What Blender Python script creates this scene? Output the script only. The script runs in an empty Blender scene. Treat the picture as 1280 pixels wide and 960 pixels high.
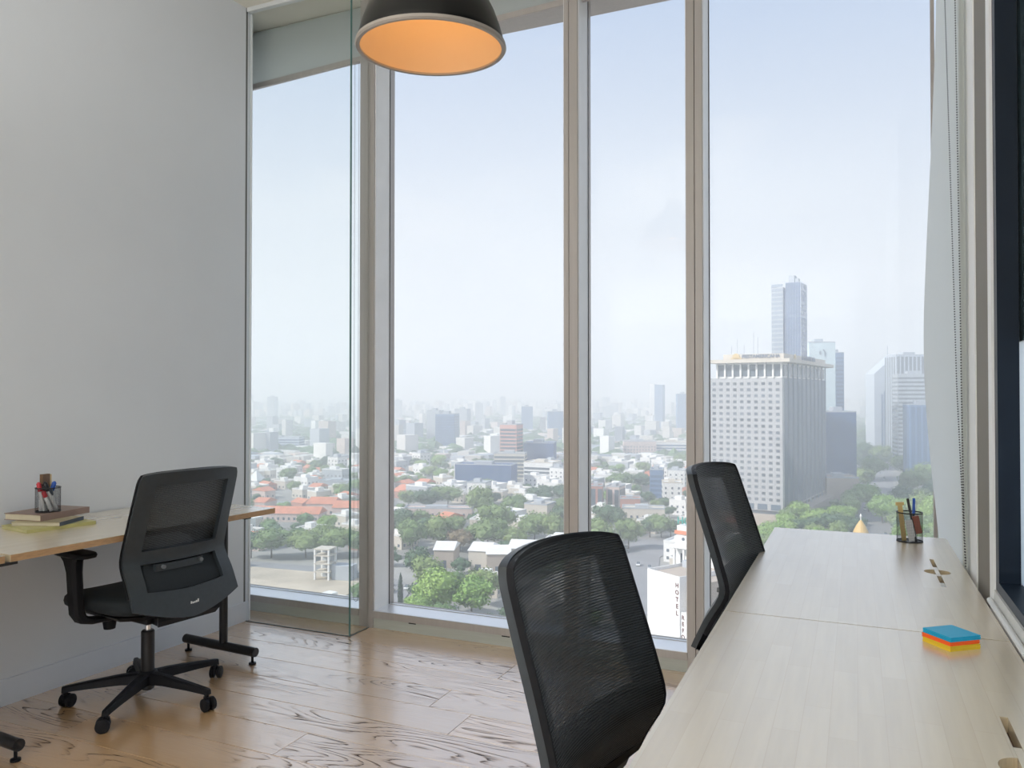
import bpy, bmesh, math, random
import numpy as np
from mathutils import Vector, Matrix, noise as mnoise

S = bpy.context.scene
COL = S.collection
R = math.radians
random.seed(11)

# ------------------------------------------------------------------ camera
cam = bpy.data.cameras.new('camera')
cam.sensor_width = 36.0
cam.lens = 975.0 / 1280.0 * 36.0
cam.clip_start, cam.clip_end = 0.05, 20000
YAW = math.atan(430 / 975.0)                     # the view turns 23.8 degrees left of the window's normal
cob = bpy.data.objects.new('camera', cam)
cob.location = (0, 0, 1.27)
cob.rotation_euler = (R(90) + math.atan(13 / 975.0), 0, YAW)
COL.objects.link(cob)
S.camera = cob

# ------------------------------------------------------------------ sky, sun, room fill, exposure
S.view_settings.view_transform = 'Standard'
S.view_settings.look = 'None'
S.view_settings.exposure = 0.22
S.view_settings.gamma = 1.0
S.view_settings.use_curve_mapping = False
S.cycles.max_bounces = 10
S.cycles.diffuse_bounces = 5
S.cycles.transparent_max_bounces = 24
S.cycles.volume_bounces = 3
S.cycles.sample_clamp_indirect = 6.0

SKY_STRENGTH = 0.92
world = bpy.data.worlds.new('sky')
S.world = world
world.use_nodes = True
wn, wl = world.node_tree.nodes, world.node_tree.links
wn.clear()
w_out = wn.new('ShaderNodeOutputWorld'); w_bg = wn.new('ShaderNodeBackground')
w_tc = wn.new('ShaderNodeTexCoord'); w_sep = wn.new('ShaderNodeSeparateXYZ'); w_rmp = wn.new('ShaderNodeValToRGB')
wl.new(w_tc.outputs['Generated'], w_sep.inputs[0]); wl.new(w_sep.outputs['Z'], w_rmp.inputs['Fac'])
el = w_rmp.color_ramp.elements
el[0].position = 0.0; el[0].color = (0.86, 0.865, 0.885, 1)
el[1].position = 0.18; el[1].color = (0.745, 0.785, 0.855, 1)
e = el.new(0.46); e.color = (0.44, 0.55, 0.76, 1)
e = el.new(1.0); e.color = (0.30, 0.44, 0.72, 1)
w_map = wn.new('ShaderNodeMapping'); w_map.inputs['Scale'].default_value = (1.3, 1.3, 4.5)
w_noi = wn.new('ShaderNodeTexNoise'); w_noi.inputs['Scale'].default_value = 2.2; w_noi.inputs['Detail'].default_value = 6
w_cr = wn.new('ShaderNodeValToRGB'); w_cr.color_ramp.elements[0].position = 0.5; w_cr.color_ramp.elements[1].position = 0.8
w_cr.color_ramp.elements[1].color = (0.55, 0.55, 0.55, 1)
w_mix = wn.new('ShaderNodeMix'); w_mix.data_type = 'RGBA'
wl.new(w_tc.outputs['Generated'], w_map.inputs[0]); wl.new(w_map.outputs[0], w_noi.inputs['Vector'])
wl.new(w_noi.outputs['Fac'], w_cr.inputs['Fac']); wl.new(w_cr.outputs['Color'], w_mix.inputs['Factor'])
wl.new(w_rmp.outputs['Color'], w_mix.inputs['A']); w_mix.inputs['B'].default_value = (0.93, 0.93, 0.94, 1)
wl.new(w_mix.outputs['Result'], w_bg.inputs['Color'])
w_bg.inputs['Strength'].default_value = SKY_STRENGTH
wl.new(w_bg.outputs[0], w_out.inputs[0])

sun = bpy.data.lights.new('sun', 'SUN'); sun.energy = 4.9; sun.angle = R(1.5); sun.color = (1.0, 0.965, 0.91)
so = bpy.data.objects.new('sun', sun)
so.rotation_euler = Vector((-0.585, -0.531, 0.62)).to_track_quat('Z', 'Y').to_euler()
COL.objects.link(so)

# unseen fill lights added: one by the back wall, one washing the ceiling
for nm, loc, rot, sx, sy, pw in (('back_fill', (-1.5, -2.55, 1.55), (R(90), 0, R(180)), 3.0, 2.5, 42), ('ceiling_fill', (-1.5, -0.95, 2.2), (R(180), 0, 0), 2.8, 3.3, 105)):
    la = bpy.data.lights.new(nm, 'AREA'); la.shape = 'RECTANGLE'; la.size = sx; la.size_y = sy; la.energy = pw; la.color = (0.985, 0.99, 1.0)
    lo = bpy.data.objects.new(nm, la); lo.location = loc; lo.rotation_euler = rot; COL.objects.link(lo)

# ------------------------------------------------------------------ materials
def newmat(name):
    m = bpy.data.materials.new(name); m.use_nodes = True
    return m, m.node_tree.nodes, m.node_tree.links, m.node_tree.nodes['Principled BSDF']

def mat(name, col, rough=0.5, metal=0.0, var=0.06, scale=8.0, bump=0.0, spec=0.5, rnd=0.0, coat=0.0, coat_ior=1.5, stretch=(1, 1, 1)):
    """Plain principled material with a little procedural colour variation (and optional bump)."""
    m, n, l, p = newmat(name)
    p.inputs['Roughness'].default_value = rough; p.inputs['Metallic'].default_value = metal
    p.inputs['Specular IOR Level'].default_value = spec; p.inputs['Coat Weight'].default_value = coat; p.inputs['Coat IOR'].default_value = coat_ior
    tc = n.new('ShaderNodeTexCoord'); mp = n.new('ShaderNodeMapping'); mp.inputs['Scale'].default_value = stretch
    no = n.new('ShaderNodeTexNoise'); no.inputs['Scale'].default_value = scale; no.inputs['Detail'].default_value = 4
    l.new(tc.outputs['Object'], mp.inputs[0]); l.new(mp.outputs[0], no.inputs['Vector'])
    hs = n.new('ShaderNodeHueSaturation'); hs.inputs['Color'].default_value = (*col, 1)
    mr = n.new('ShaderNodeMapRange'); mr.inputs['From Min'].default_value = 0.3; mr.inputs['From Max'].default_value = 0.7
    mr.inputs['To Min'].default_value = 1 - var; mr.inputs['To Max'].default_value = 1 + var
    l.new(no.outputs['Fac'], mr.inputs['Value'])
    val = mr.outputs[0]
    if rnd:
        oi = n.new('ShaderNodeObjectInfo'); m2 = n.new('ShaderNodeMapRange')
        m2.inputs['To Min'].default_value = 1 - rnd; m2.inputs['To Max'].default_value = 1 + rnd
        l.new(oi.outputs['Random'], m2.inputs['Value'])
        mu = n.new('ShaderNodeMath'); mu.operation = 'MULTIPLY'; l.new(val, mu.inputs[0]); l.new(m2.outputs[0], mu.inputs[1]); val = mu.outputs[0]
    l.new(val, hs.inputs['Value']); l.new(hs.outputs[0], p.inputs['Base Color'])
    if bump:
        b = n.new('ShaderNodeBump'); b.inputs['Strength'].default_value = bump; b.inputs['Distance'].default_value = 0.01
        l.new(no.outputs['Fac'], b.inputs['Height']); l.new(b.outputs[0], p.inputs['Normal'])
    return m

def glass_mat(name, tint, refl=1.5):
    m, n, l, p = newmat(name); n.remove(p)
    out = n['Material Output']; mx = n.new('ShaderNodeMixShader'); tr = n.new('ShaderNodeBsdfTransparent'); gl = n.new('ShaderNodeBsdfGlossy')
    lw = n.new('ShaderNodeLayerWeight'); lw.inputs['Blend'].default_value = 0.5          # Schlick's curve, the same from both sides of a pane
    pw_ = n.new('ShaderNodeMath'); pw_.operation = 'POWER'; pw_.inputs[1].default_value = 5.0; l.new(lw.outputs['Facing'], pw_.inputs[0])
    fr = n.new('ShaderNodeMath'); fr.operation = 'MULTIPLY_ADD'; fr.inputs[1].default_value = 0.9; fr.inputs[2].default_value = 0.014; l.new(pw_.outputs[0], fr.inputs[0])
    tr.inputs['Color'].default_value = (*tint, 1); gl.inputs['Roughness'].default_value = 0.0
    l.new(fr.outputs[0], mx.inputs[0]); l.new(tr.outputs[0], mx.inputs[1]); l.new(gl.outputs[0], mx.inputs[2]); l.new(mx.outputs[0], out.inputs['Surface'])
    return m

def lacquer(n, l, p, f0, rough, mask=None):
    """A satin lacquer over the wood: a clear glossy layer that grows towards grazing angles."""
    lw = n.new('ShaderNodeLayerWeight'); lw.inputs['Blend'].default_value = 0.5
    pw = n.new('ShaderNodeMath'); pw.operation = 'POWER'; pw.inputs[1].default_value = 5.0; l.new(lw.outputs['Facing'], pw.inputs[0])
    ma = n.new('ShaderNodeMath'); ma.operation = 'MULTIPLY_ADD'; ma.inputs[1].default_value = 1 - f0; ma.inputs[2].default_value = f0; l.new(pw.outputs[0], ma.inputs[0])
    fac = ma.outputs[0]
    if mask is not None:
        mm = n.new('ShaderNodeMath'); mm.operation = 'MULTIPLY'; l.new(fac, mm.inputs[0]); l.new(mask, mm.inputs[1]); fac = mm.outputs[0]
    gl = n.new('ShaderNodeBsdfGlossy'); gl.inputs['Roughness'].default_value = rough; gl.inputs['Color'].default_value = (1, 1, 1, 1)
    mx = n.new('ShaderNodeMixShader'); l.new(fac, mx.inputs[0]); l.new(p.outputs[0], mx.inputs[1]); l.new(gl.outputs[0], mx.inputs[2])
    l.new(mx.outputs[0], n['Material Output'].inputs['Surface'])

def plank_mat():
    m, n, l, p = newmat('oak_plank')
    tc = n.new('ShaderNodeTexCoord'); oi = n.new('ShaderNodeObjectInfo')
    geo = n.new('ShaderNodeMapping'); geo.inputs['Scale'].default_value = (0.8, 5.5, 1)
    l.new(tc.outputs['Object'], geo.inputs[0])
    off = n.new('ShaderNodeMath'); off.operation = 'MULTIPLY'; off.inputs[1].default_value = 57.0; l.new(oi.outputs['Random'], off.inputs[0])
    # growth rings: contour lines of a smooth stretched noise
    n1 = n.new('ShaderNodeTexNoise'); n1.noise_dimensions = '4D'; n1.inputs['Scale'].default_value = 1.5; n1.inputs['Detail'].default_value = 1.2
    n1.inputs['Roughness'].default_value = 0.35
    l.new(geo.outputs[0], n1.inputs['Vector']); l.new(off.outputs[0], n1.inputs['W'])
    mu = n.new('ShaderNodeMath'); mu.operation = 'MULTIPLY'; mu.inputs[1].default_value = 22.0; l.new(n1.outputs['Fac'], mu.inputs[0])
    fr = n.new('ShaderNodeMath'); fr.operation = 'FRACT'; l.new(mu.outputs[0], fr.inputs[0])
    ring = n.new('ShaderNodeValToRGB'); re_ = ring.color_ramp.elements
    re_[0].position = 0.0; re_[0].color = (1, 1, 1, 1); re_[1].position = 0.36; re_[1].color = (0, 0, 0, 1)
    x = re_.new(0.92); x.color = (0, 0, 0, 1); x = re_.new(1.0); x.color = (1, 1, 1, 1)
    l.new(fr.outputs[0], ring.inputs['Fac'])
    # where the rings open into dark pores
    n2 = n.new('ShaderNodeTexNoise'); n2.noise_dimensions = '4D'; n2.inputs['Scale'].default_value = 1.1; n2.inputs['Detail'].default_value = 2
    l.new(geo.outputs[0], n2.inputs['Vector']); l.new(off.outputs[0], n2.inputs['W'])
    pm = n.new('ShaderNodeMapRange'); pm.inputs['From Min'].default_value = 0.40; pm.inputs['From Max'].default_value = 0.56; pm.inputs['To Min'].default_value = 0.22
    l.new(n2.outputs['Fac'], pm.inputs['Value'])
    # fine fibre
    g3 = n.new('ShaderNodeMapping'); g3.inputs['Scale'].default_value = (6, 160, 1); l.new(tc.outputs['Object'], g3.inputs[0])
    n3 = n.new('ShaderNodeTexNoise'); n3.inputs['Scale'].default_value = 1.0; n3.inputs['Detail'].default_value = 4; l.new(g3.outputs[0], n3.inputs['Vector'])
    pore = n.new('ShaderNodeMath'); pore.operation = 'MULTIPLY'; l.new(ring.outputs['Color'], pore.inputs[0]); l.new(pm.outputs[0], pore.inputs[1])
    br = n.new('ShaderNodeMapRange'); br.inputs['From Min'].default_value = 0.36; br.inputs['From Max'].default_value = 0.50; l.new(n3.outputs['Fac'], br.inputs['Value'])
    pore2 = n.new('ShaderNodeMath'); pore2.operation = 'MULTIPLY'; l.new(pore.outputs[0], pore2.inputs[0]); l.new(br.outputs[0], pore2.inputs[1])
    base = n.new('ShaderNodeMix'); base.data_type = 'RGBA'; base.inputs['A'].default_value = (0.74, 0.42, 0.180, 1); base.inputs['B'].default_value = (0.86, 0.55, 0.27, 1)
    l.new(n3.outputs['Fac'], base.inputs['Factor'])
    hs = n.new('ShaderNodeHueSaturation'); vr = n.new('ShaderNodeMapRange'); vr.inputs['To Min'].default_value = 0.84; vr.inputs['To Max'].default_value = 1.14
    l.new(oi.outputs['Random'], vr.inputs['Value']); l.new(vr.outputs[0], hs.inputs['Value']); l.new(base.outputs['Result'], hs.inputs['Color'])
    dk = n.new('ShaderNodeMix'); dk.data_type = 'RGBA'; dk.inputs['B'].default_value = (0.035, 0.018, 0.012, 1)
    l.new(pore2.outputs[0], dk.inputs['Factor']); l.new(hs.outputs[0], dk.inputs['A']); l.new(dk.outputs['Result'], p.inputs['Base Color'])
    inv = n.new('ShaderNodeMapRange'); inv.inputs['To Min'].default_value = 1.0; inv.inputs['To Max'].default_value = 0.0
    l.new(pore2.outputs[0], inv.inputs['Value'])
    l.new(inv.outputs[0], p.inputs['Specular IOR Level']); p.inputs['Roughness'].default_value = 0.45
    lacquer(n, l, p, 0.43, 0.23, inv.outputs[0])
    b = n.new('ShaderNodeBump'); b.inputs['Strength'].default_value = 0.35; b.inputs['Distance'].default_value = 0.002; b.invert = True
    l.new(pore2.outputs[0], b.inputs['Height']); l.new(b.outputs[0], p.inputs['Normal'])
    return m

def desk_mat():
    m, n, l, p = newmat('maple_staves')
    tc = n.new('ShaderNodeTexCoord'); mp = n.new('ShaderNodeMapping'); mp.inputs['Rotation'].default_value = (0, 0, R(90))
    l.new(tc.outputs['Object'], mp.inputs[0])
    bk = n.new('ShaderNodeTexBrick'); bk.inputs['Scale'].default_value = 1.0; bk.inputs['Brick Width'].default_value = 0.32; bk.inputs['Row Height'].default_value = 0.042
    bk.inputs['Mortar Size'].default_value = 0.0006; bk.inputs['Bias'].default_value = 0.0; bk.offset = 0.37
    bk.inputs['Color1'].default_value = (0.64, 0.515, 0.33, 1); bk.inputs['Color2'].default_value = (0.685, 0.56, 0.37, 1); bk.inputs['Mortar'].default_value = (0.61, 0.48, 0.305, 1)
    l.new(mp.outputs[0], bk.inputs['Vector'])
    g3 = n.new('ShaderNodeMapping'); g3.inputs['Scale'].default_value = (70, 4, 20); l.new(tc.outputs['Object'], g3.inputs[0])
    n3 = n.new('ShaderNodeTexNoise'); n3.inputs['Scale'].default_value = 1.0; n3.inputs['Detail'].default_value = 5; l.new(g3.outputs[0], n3.inputs['Vector'])
    mr = n.new('ShaderNodeMapRange'); mr.inputs['To Min'].default_value = 0.90; mr.inputs['To Max'].default_value = 1.10; l.new(n3.outputs['Fac'], mr.inputs['Value'])
    hs = n.new('ShaderNodeHueSaturation'); l.new(bk.outputs['Color'], hs.inputs['Color']); l.new(mr.outputs[0], hs.inputs['Value'])
    l.new(hs.outputs[0], p.inputs['Base Color'])
    p.inputs['Roughness'].default_value = 0.45
    lacquer(n, l, p, 0.32, 0.27)
    return m

def mesh_fabric_mat():
    m, n, l, p = newmat('ribbed_mesh_fabric')
    p.inputs['Base Color'].default_value = (0.014, 0.019, 0.023, 1); p.inputs['Roughness'].default_value = 0.55
    p.inputs['Sheen Weight'].default_value = 0.15
    tc = n.new('ShaderNodeTexCoord'); wv = n.new('ShaderNodeTexWave'); wv.bands_direction = 'Z'; wv.inputs['Scale'].default_value = 62.0
    l.new(tc.outputs['Object'], wv.inputs['Vector'])
    al = n.new('ShaderNodeMapRange'); al.inputs['To Min'].default_value = 0.58; al.inputs['To Max'].default_value = 0.95
    l.new(wv.outputs['Fac'], al.inputs['Value']); l.new(al.outputs[0], p.inputs['Alpha'])
    b = n.new('ShaderNodeBump'); b.inputs['Strength'].default_value = 0.6; b.inputs['Distance'].default_value = 0.004
    l.new(wv.outputs['Fac'], b.inputs['Height']); l.new(b.outputs[0], p.inputs['Normal'])
    return m

def fabric_blind_mat(name='blind_fabric', a=(0.74, 0.76, 0.71), b=(0.82, 0.84, 0.79), tr=(0.74, 0.76, 0.75), fac=0.55):
    m, n, l, p = newmat(name); n.remove(p)
    out = n['Material Output']; mx = n.new('ShaderNodeMixShader'); d = n.new('ShaderNodeBsdfDiffuse'); t = n.new('ShaderNodeBsdfTranslucent')
    tc = n.new('ShaderNodeTexCoord'); no = n.new('ShaderNodeTexNoise'); no.inputs['Scale'].default_value = 300
    l.new(tc.outputs['Object'], no.inputs['Vector'])
    cr = n.new('ShaderNodeMix'); cr.data_type = 'RGBA'; cr.inputs['A'].default_value = (*a, 1); cr.inputs['B'].default_value = (*b, 1)
    l.new(no.outputs['Fac'], cr.inputs['Factor']); l.new(cr.outputs['Result'], d.inputs['Color']); t.inputs['Color'].default_value = (*tr, 1)
    mx.inputs[0].default_value = fac
    l.new(d.outputs[0], mx.inputs[1]); l.new(t.outputs[0], mx.inputs[2]); l.new(mx.outputs[0], out.inputs['Surface'])
    return m

def leaf_mat(name, a, b):
    m, n, l, p = newmat(name)
    oi = n.new('ShaderNodeObjectInfo'); tc = n.new('ShaderNodeTexCoord'); no = n.new('ShaderNodeTexNoise'); no.inputs['Scale'].default_value = 1.2
    l.new(tc.outputs['Object'], no.inputs['Vector'])
    ad = n.new('ShaderNodeMath'); ad.operation = 'MULTIPLY_ADD'; ad.inputs[1].default_value = 0.6; l.new(oi.outputs['Random'], ad.inputs[0])
    sc = n.new('ShaderNodeMath'); sc.operation = 'MULTIPLY'; sc.inputs[1].default_value = 0.5; l.new(no.outputs['Fac'], sc.inputs[0]); l.new(sc.outputs[0], ad.inputs[2])
    mx = n.new('ShaderNodeMix'); mx.data_type = 'RGBA'; mx.inputs['A'].default_value = (*a, 1); mx.inputs['B'].default_value = (*b, 1)
    l.new(ad.outputs[0], mx.inputs['Factor']); l.new(mx.outputs['Result'], p.inputs['Base Color']); p.inputs['Roughness'].default_value = 0.7
    return m

def attr_mat(name, rough=0.8):
    m, n, l, p = newmat(name); a = n.new('ShaderNodeAttribute'); a.attribute_name = 'paint'
    l.new(a.outputs['Color'], p.inputs['Base Color']); p.inputs['Roughness'].default_value = rough
    return m

def haze_mat(density):
    m, n, l, p = newmat('city_haze'); n.remove(p)
    v = n.new('ShaderNodeVolumeScatter'); v.inputs['Color'].default_value = (0.92, 0.96, 1.0, 1); v.inputs['Density'].default_value = density
    v.inputs['Anisotropy'].default_value = 0.15
    l.new(v.outputs[0], n['Material Output'].inputs['Volume'])
    try: m.cycles.homogeneous_volume = True
    except Exception: pass
    return m

M = dict(
    wall=mat('wall_paint', (0.655, 0.675, 0.70), 0.75, var=0.015, scale=3, bump=0.02),
    ceil=mat('ceiling_paint', (0.66, 0.64, 0.56), 0.8, var=0.02),
    baseb=mat('baseboard_paint', (0.64, 0.67, 0.72), 0.5, var=0.02),
    sub=mat('subfloor', (0.10, 0.06, 0.035), 0.8),
    alu=mat('anodised_frame', (0.42, 0.385, 0.36), 0.42, 0.25, var=0.04, scale=2, stretch=(30, 30, 1)),
    alu_light=mat('pale_frame', (0.66, 0.67, 0.66), 0.45, 0.1, var=0.03),
    base_al=mat('base_panel', (0.44, 0.455, 0.41), 0.45, 0.15, var=0.04, stretch=(1, 30, 30)),
    sill=mat('glossy_sill', (0.86, 0.87, 0.89), 0.34, 0.75, var=0.02),
    jamb=mat('white_jamb', (0.86, 0.87, 0.87), 0.5, var=0.02),
    white_al=mat('white_metal', (0.80, 0.80, 0.80), 0.4, var=0.03),
    taupe=mat('taupe_pier', (0.20, 0.178, 0.145), 0.6, var=0.05, scale=3),
    dark=mat('charcoal_frame', (0.009, 0.016, 0.028), 0.4, var=0.1, spec=0.2),
    groove=mat('groove_grey', (0.13, 0.135, 0.125), 0.6),
    knobgrey=mat('knob_grey', (0.16, 0.17, 0.18), 0.35),
    slot=mat('slot_dark', (0.01, 0.01, 0.01), 0.8),
    frost=fabric_blind_mat('frosted_film', (0.80, 0.90, 0.94), (0.82, 0.92, 0.96), (0.90, 0.97, 1.0), 0.85),
    tealglass=mat('dark_teal_glass', (0.03, 0.055, 0.065), 0.12, var=0.1),
    black=mat('black_plastic', (0.010, 0.010, 0.012), 0.50, var=0.1, scale=60, bump=0.02, spec=0.16),
    graph=mat('graphite_plastic', (0.034, 0.041, 0.047), 0.36, var=0.08, scale=60, bump=0.02, spec=0.4),
    steel=mat('black_powder_steel', (0.014, 0.013, 0.014), 0.38, 0.2, var=0.08),
    chrome=mat('chrome', (0.75, 0.75, 0.76), 0.15, 1.0, var=0.02),
    seatf=mat('seat_fabric', (0.012, 0.017, 0.021), 0.85, var=0.15, scale=220, bump=0.15),
    bead=mat('bead_dark', (0.05, 0.05, 0.048), 0.4),
    mark=mat('pale_print', (0.72, 0.72, 0.72), 0.5),
    edge=mat('maple_edge', (0.42, 0.255, 0.125), 0.45, var=0.16, scale=3, stretch=(12, 12, 60)),
    brown=mat('brown_liner', (0.10, 0.05, 0.026), 0.6),
    lamp_out=mat('lamp_black', (0.006, 0.006, 0.006), 0.28, var=0.05, spec=0.22),
    lamp_in=mat('lamp_cream', (0.76, 0.57, 0.36), 0.6, var=0.02),
    lamp_rim=mat('lamp_rim', (0.34, 0.30, 0.26), 0.4, var=0.05),
    wire=mat('black_wire', (0.02, 0.02, 0.022), 0.4, 0.4),
    glass=glass_mat('window_glass', (0.975, 0.985, 0.985)),
    pglass=glass_mat('partition_glass', (0.975, 0.988, 0.984)),
    gedge=mat('glass_edge', (0.10, 0.20, 0.18), 0.15, var=0.05),
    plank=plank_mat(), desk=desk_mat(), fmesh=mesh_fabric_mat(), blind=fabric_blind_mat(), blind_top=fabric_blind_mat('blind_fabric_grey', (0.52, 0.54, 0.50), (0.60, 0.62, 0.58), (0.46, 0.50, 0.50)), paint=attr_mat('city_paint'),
    ground=mat('city_ground', (0.30, 0.295, 0.28), 0.9, var=0.25, scale=0.02),
    sand=mat('bare_sand', (0.50, 0.43, 0.34), 0.95, var=0.22, scale=0.06),
    asphalt=mat('asphalt', (0.25, 0.25, 0.26), 0.9, var=0.08, scale=0.1),
    bark=mat('bark', (0.09, 0.07, 0.05), 0.9),
    win=mat('window_pane_dark', (0.10, 0.125, 0.155), 0.25, var=0.15, scale=0.3),
    winb=mat('window_pane_blue', (0.07, 0.13, 0.25), 0.2, var=0.15, scale=0.1),
    gold=mat('gold_letter', (0.60, 0.46, 0.24), 0.4),
    lettergrey=mat('grey_letter', (0.16, 0.19, 0.25), 0.5),
    letterred=mat('dark_red_letter', (0.10, 0.02, 0.02), 0.6),
    letterteal=mat('teal_letter', (0.06, 0.34, 0.30), 0.5),
    redband=mat('terracotta', (0.58, 0.22, 0.13), 0.8, var=0.15, scale=0.3),
    haze=haze_mat(0.00090),
)
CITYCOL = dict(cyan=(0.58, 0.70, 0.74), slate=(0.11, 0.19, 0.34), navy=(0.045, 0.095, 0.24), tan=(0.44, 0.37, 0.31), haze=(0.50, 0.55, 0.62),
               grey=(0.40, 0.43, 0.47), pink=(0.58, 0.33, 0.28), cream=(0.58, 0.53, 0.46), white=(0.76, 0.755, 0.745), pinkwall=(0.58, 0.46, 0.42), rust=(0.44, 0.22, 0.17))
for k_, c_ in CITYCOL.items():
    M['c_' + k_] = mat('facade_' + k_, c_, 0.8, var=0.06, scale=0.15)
LEAF = [leaf_mat('leaf_bright', (0.15, 0.29, 0.055), (0.29, 0.42, 0.10)), leaf_mat('leaf_mid', (0.10, 0.18, 0.055), (0.23, 0.30, 0.10)),
        leaf_mat('leaf_dark', (0.04, 0.095, 0.045), (0.09, 0.155, 0.07)), leaf_mat('leaf_cypress', (0.015, 0.04, 0.02), (0.02, 0.055, 0.025)),
        leaf_mat('leaf_russet', (0.15, 0.12, 0.05), (0.22, 0.16, 0.08))]

# ------------------------------------------------------------------ builders
def link(name, me, m=None, parent=None):
    o = bpy.data.objects.new(name, me); COL.objects.link(o)
    if m is not None and not me.materials: me.materials.append(m)
    if parent is not None: o.parent = parent
    return o

def tag(o, label=None, cat=None, group=None, kind=None):
    if label: o['label'] = label
    if cat: o['category'] = cat
    if group: o['group'] = group
    if kind: o['kind'] = kind
    return o

def thing(name, label, cat, loc=(0, 0, 0), rz=0.0, group=None):
    o = bpy.data.objects.new(name, None); COL.objects.link(o); o.empty_display_size = 0.1
    o.location = loc; o.rotation_euler = (0, 0, rz)
    return tag(o, label, cat, group)

def dup(root, loc, rz, label=None, group=None, scale=None):
    r = root.copy(); COL.objects.link(r); r.location = loc; r.rotation_euler = (0, 0, rz)
    if scale: r.scale = scale
    if label: r['label'] = label
    if group: r['group'] = group
    for ch in list(root.children):
        c = ch.copy(); COL.objects.link(c); c.parent = r
        for g in ch.children:
            d = g.copy(); COL.objects.link(d); d.parent = c
    return r

def fin(bm, name, m, parent=None, smooth=False, bevel=0.0, seg=2):
    if bevel:
        bmesh.ops.bevel(bm, geom=[e for e in bm.edges if len(e.link_faces) == 2 and e.calc_face_angle() > 0.6], offset=bevel, segments=seg, affect='EDGES', profile=0.7)
    bmesh.ops.recalc_face_normals(bm, faces=bm.faces)
    me = bpy.data.meshes.new(name); bm.to_mesh(me); bm.free()
    if smooth:
        me.polygons.foreach_set('use_smooth', [True] * len(me.polygons))
        me.set_sharp_from_angle(angle=R(40))
    return link(name, me, m, parent)

def bx(bm, x0, x1, y0, y1, z0, z1, mtx=None):
    v = [bm.verts.new(Vector(p) if mtx is None else mtx @ Vector(p)) for p in
         ((x0, y0, z0), (x1, y0, z0), (x1, y1, z0), (x0, y1, z0), (x0, y0, z1), (x1, y0, z1), (x1, y1, z1), (x0, y1, z1))]
    for f in ((0, 3, 2, 1), (4, 5, 6, 7), (0, 1, 5, 4), (1, 2, 6, 5), (2, 3, 7, 6), (3, 0, 4, 7)): bm.faces.new([v[i] for i in f])
    return v

def box(name, x0, x1, y0, y1, z0, z1, m, parent=None, bevel=0.0, kind=None):
    bm = bmesh.new(); bx(bm, x0, x1, y0, y1, z0, z1); o = fin(bm, name, m, parent, bevel=bevel)
    if kind: o['kind'] = kind
    return o

def tube(bm, pts, rad, seg=12, cap=True):
    """Round tube through pts; rad is a number or one per point."""
    pts = [Vector(p) for p in pts]; rads = rad if isinstance(rad, (list, tuple)) else [rad] * len(pts); rings = []
    for i, p in enumerate(pts):
        t = (pts[min(i + 1, len(pts) - 1)] - pts[max(i - 1, 0)]).normalized()
        a = Vector((0, 0, 1)) if abs(t.z) < 0.9 else Vector((1, 0, 0)); u = t.cross(a).normalized(); w = t.cross(u)
        rings.append([bm.verts.new(p + (u * math.cos(2 * math.pi * k / seg) + w * math.sin(2 * math.pi * k / seg)) * rads[i]) for k in range(seg)])
    for a, b in zip(rings, rings[1:]):
        for k in range(seg): bm.faces.new((a[k], a[(k + 1) % seg], b[(k + 1) % seg], b[k]))
    if cap:
        bm.faces.new(rings[0]); bm.faces.new(rings[-1][::-1])

def lathe(bm, prof, seg=32, mtx=None, close=False):
    rings = []
    for r_, z in prof:
        ring = []
        for k in range(seg):
            p = Vector((r_ * math.cos(2 * math.pi * k / seg), r_ * math.sin(2 * math.pi * k / seg), z))
            ring.append(bm.verts.new(p if mtx is None else mtx @ p))
        rings.append(ring)
    for a, b in zip(rings, rings[1:]):
        for k in range(seg): bm.faces.new((a[k], a[(k + 1) % seg], b[(k + 1) % seg], b[k]))
    if close:
        bm.faces.new(rings[0][::-1]); bm.faces.new(rings[-1])
    return rings

def loft(bm, rings, closed=True, cap=True):
    vs = [[bm.verts.new(p) for p in r_] for r_ in rings]
    for a, b in zip(vs, vs[1:]):
        n_ = len(a)
        for k in range(n_ if closed else n_ - 1): bm.faces.new((a[k], a[(k + 1) % n_], b[(k + 1) % n_], b[k]))
    if cap: bm.faces.new(vs[0][::-1]); bm.faces.new(vs[-1])

def shell(bm, F, us, vs, mask, th):
    """Cells of the surface F(u, v) where mask is true, th thick towards -normal."""
    def nrm(u, v):
        h = 1e-3; a = F(u + h, v) - F(u - h, v); b = F(u, v + h) - F(u, v - h); return a.cross(b).normalized()
    cells = {(i, j) for i in range(len(us) - 1) for j in range(len(vs) - 1) if mask((us[i] + us[i + 1]) / 2, (vs[j] + vs[j + 1]) / 2)}
    A, B = {}, {}
    def get(i, j):
        if (i, j) not in A:
            p = F(us[i], vs[j]); A[i, j] = bm.verts.new(p); B[i, j] = bm.verts.new(p - nrm(us[i], vs[j]) * th)
        return (i, j)
    for (i, j) in cells:
        q = [get(i, j), get(i + 1, j), get(i + 1, j + 1), get(i, j + 1)]
        bm.faces.new([A[k] for k in q]); bm.faces.new([B[k] for k in q][::-1])
        for (di, dj), (p, r_) in zip(((0, -1), (1, 0), (0, 1), (-1, 0)), ((0, 1), (1, 2), (2, 3), (3, 0))):
            if (i + di, j + dj) not in cells: bm.faces.new((A[q[p]], B[q[p]], B[q[r_]], A[q[r_]]))

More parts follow.
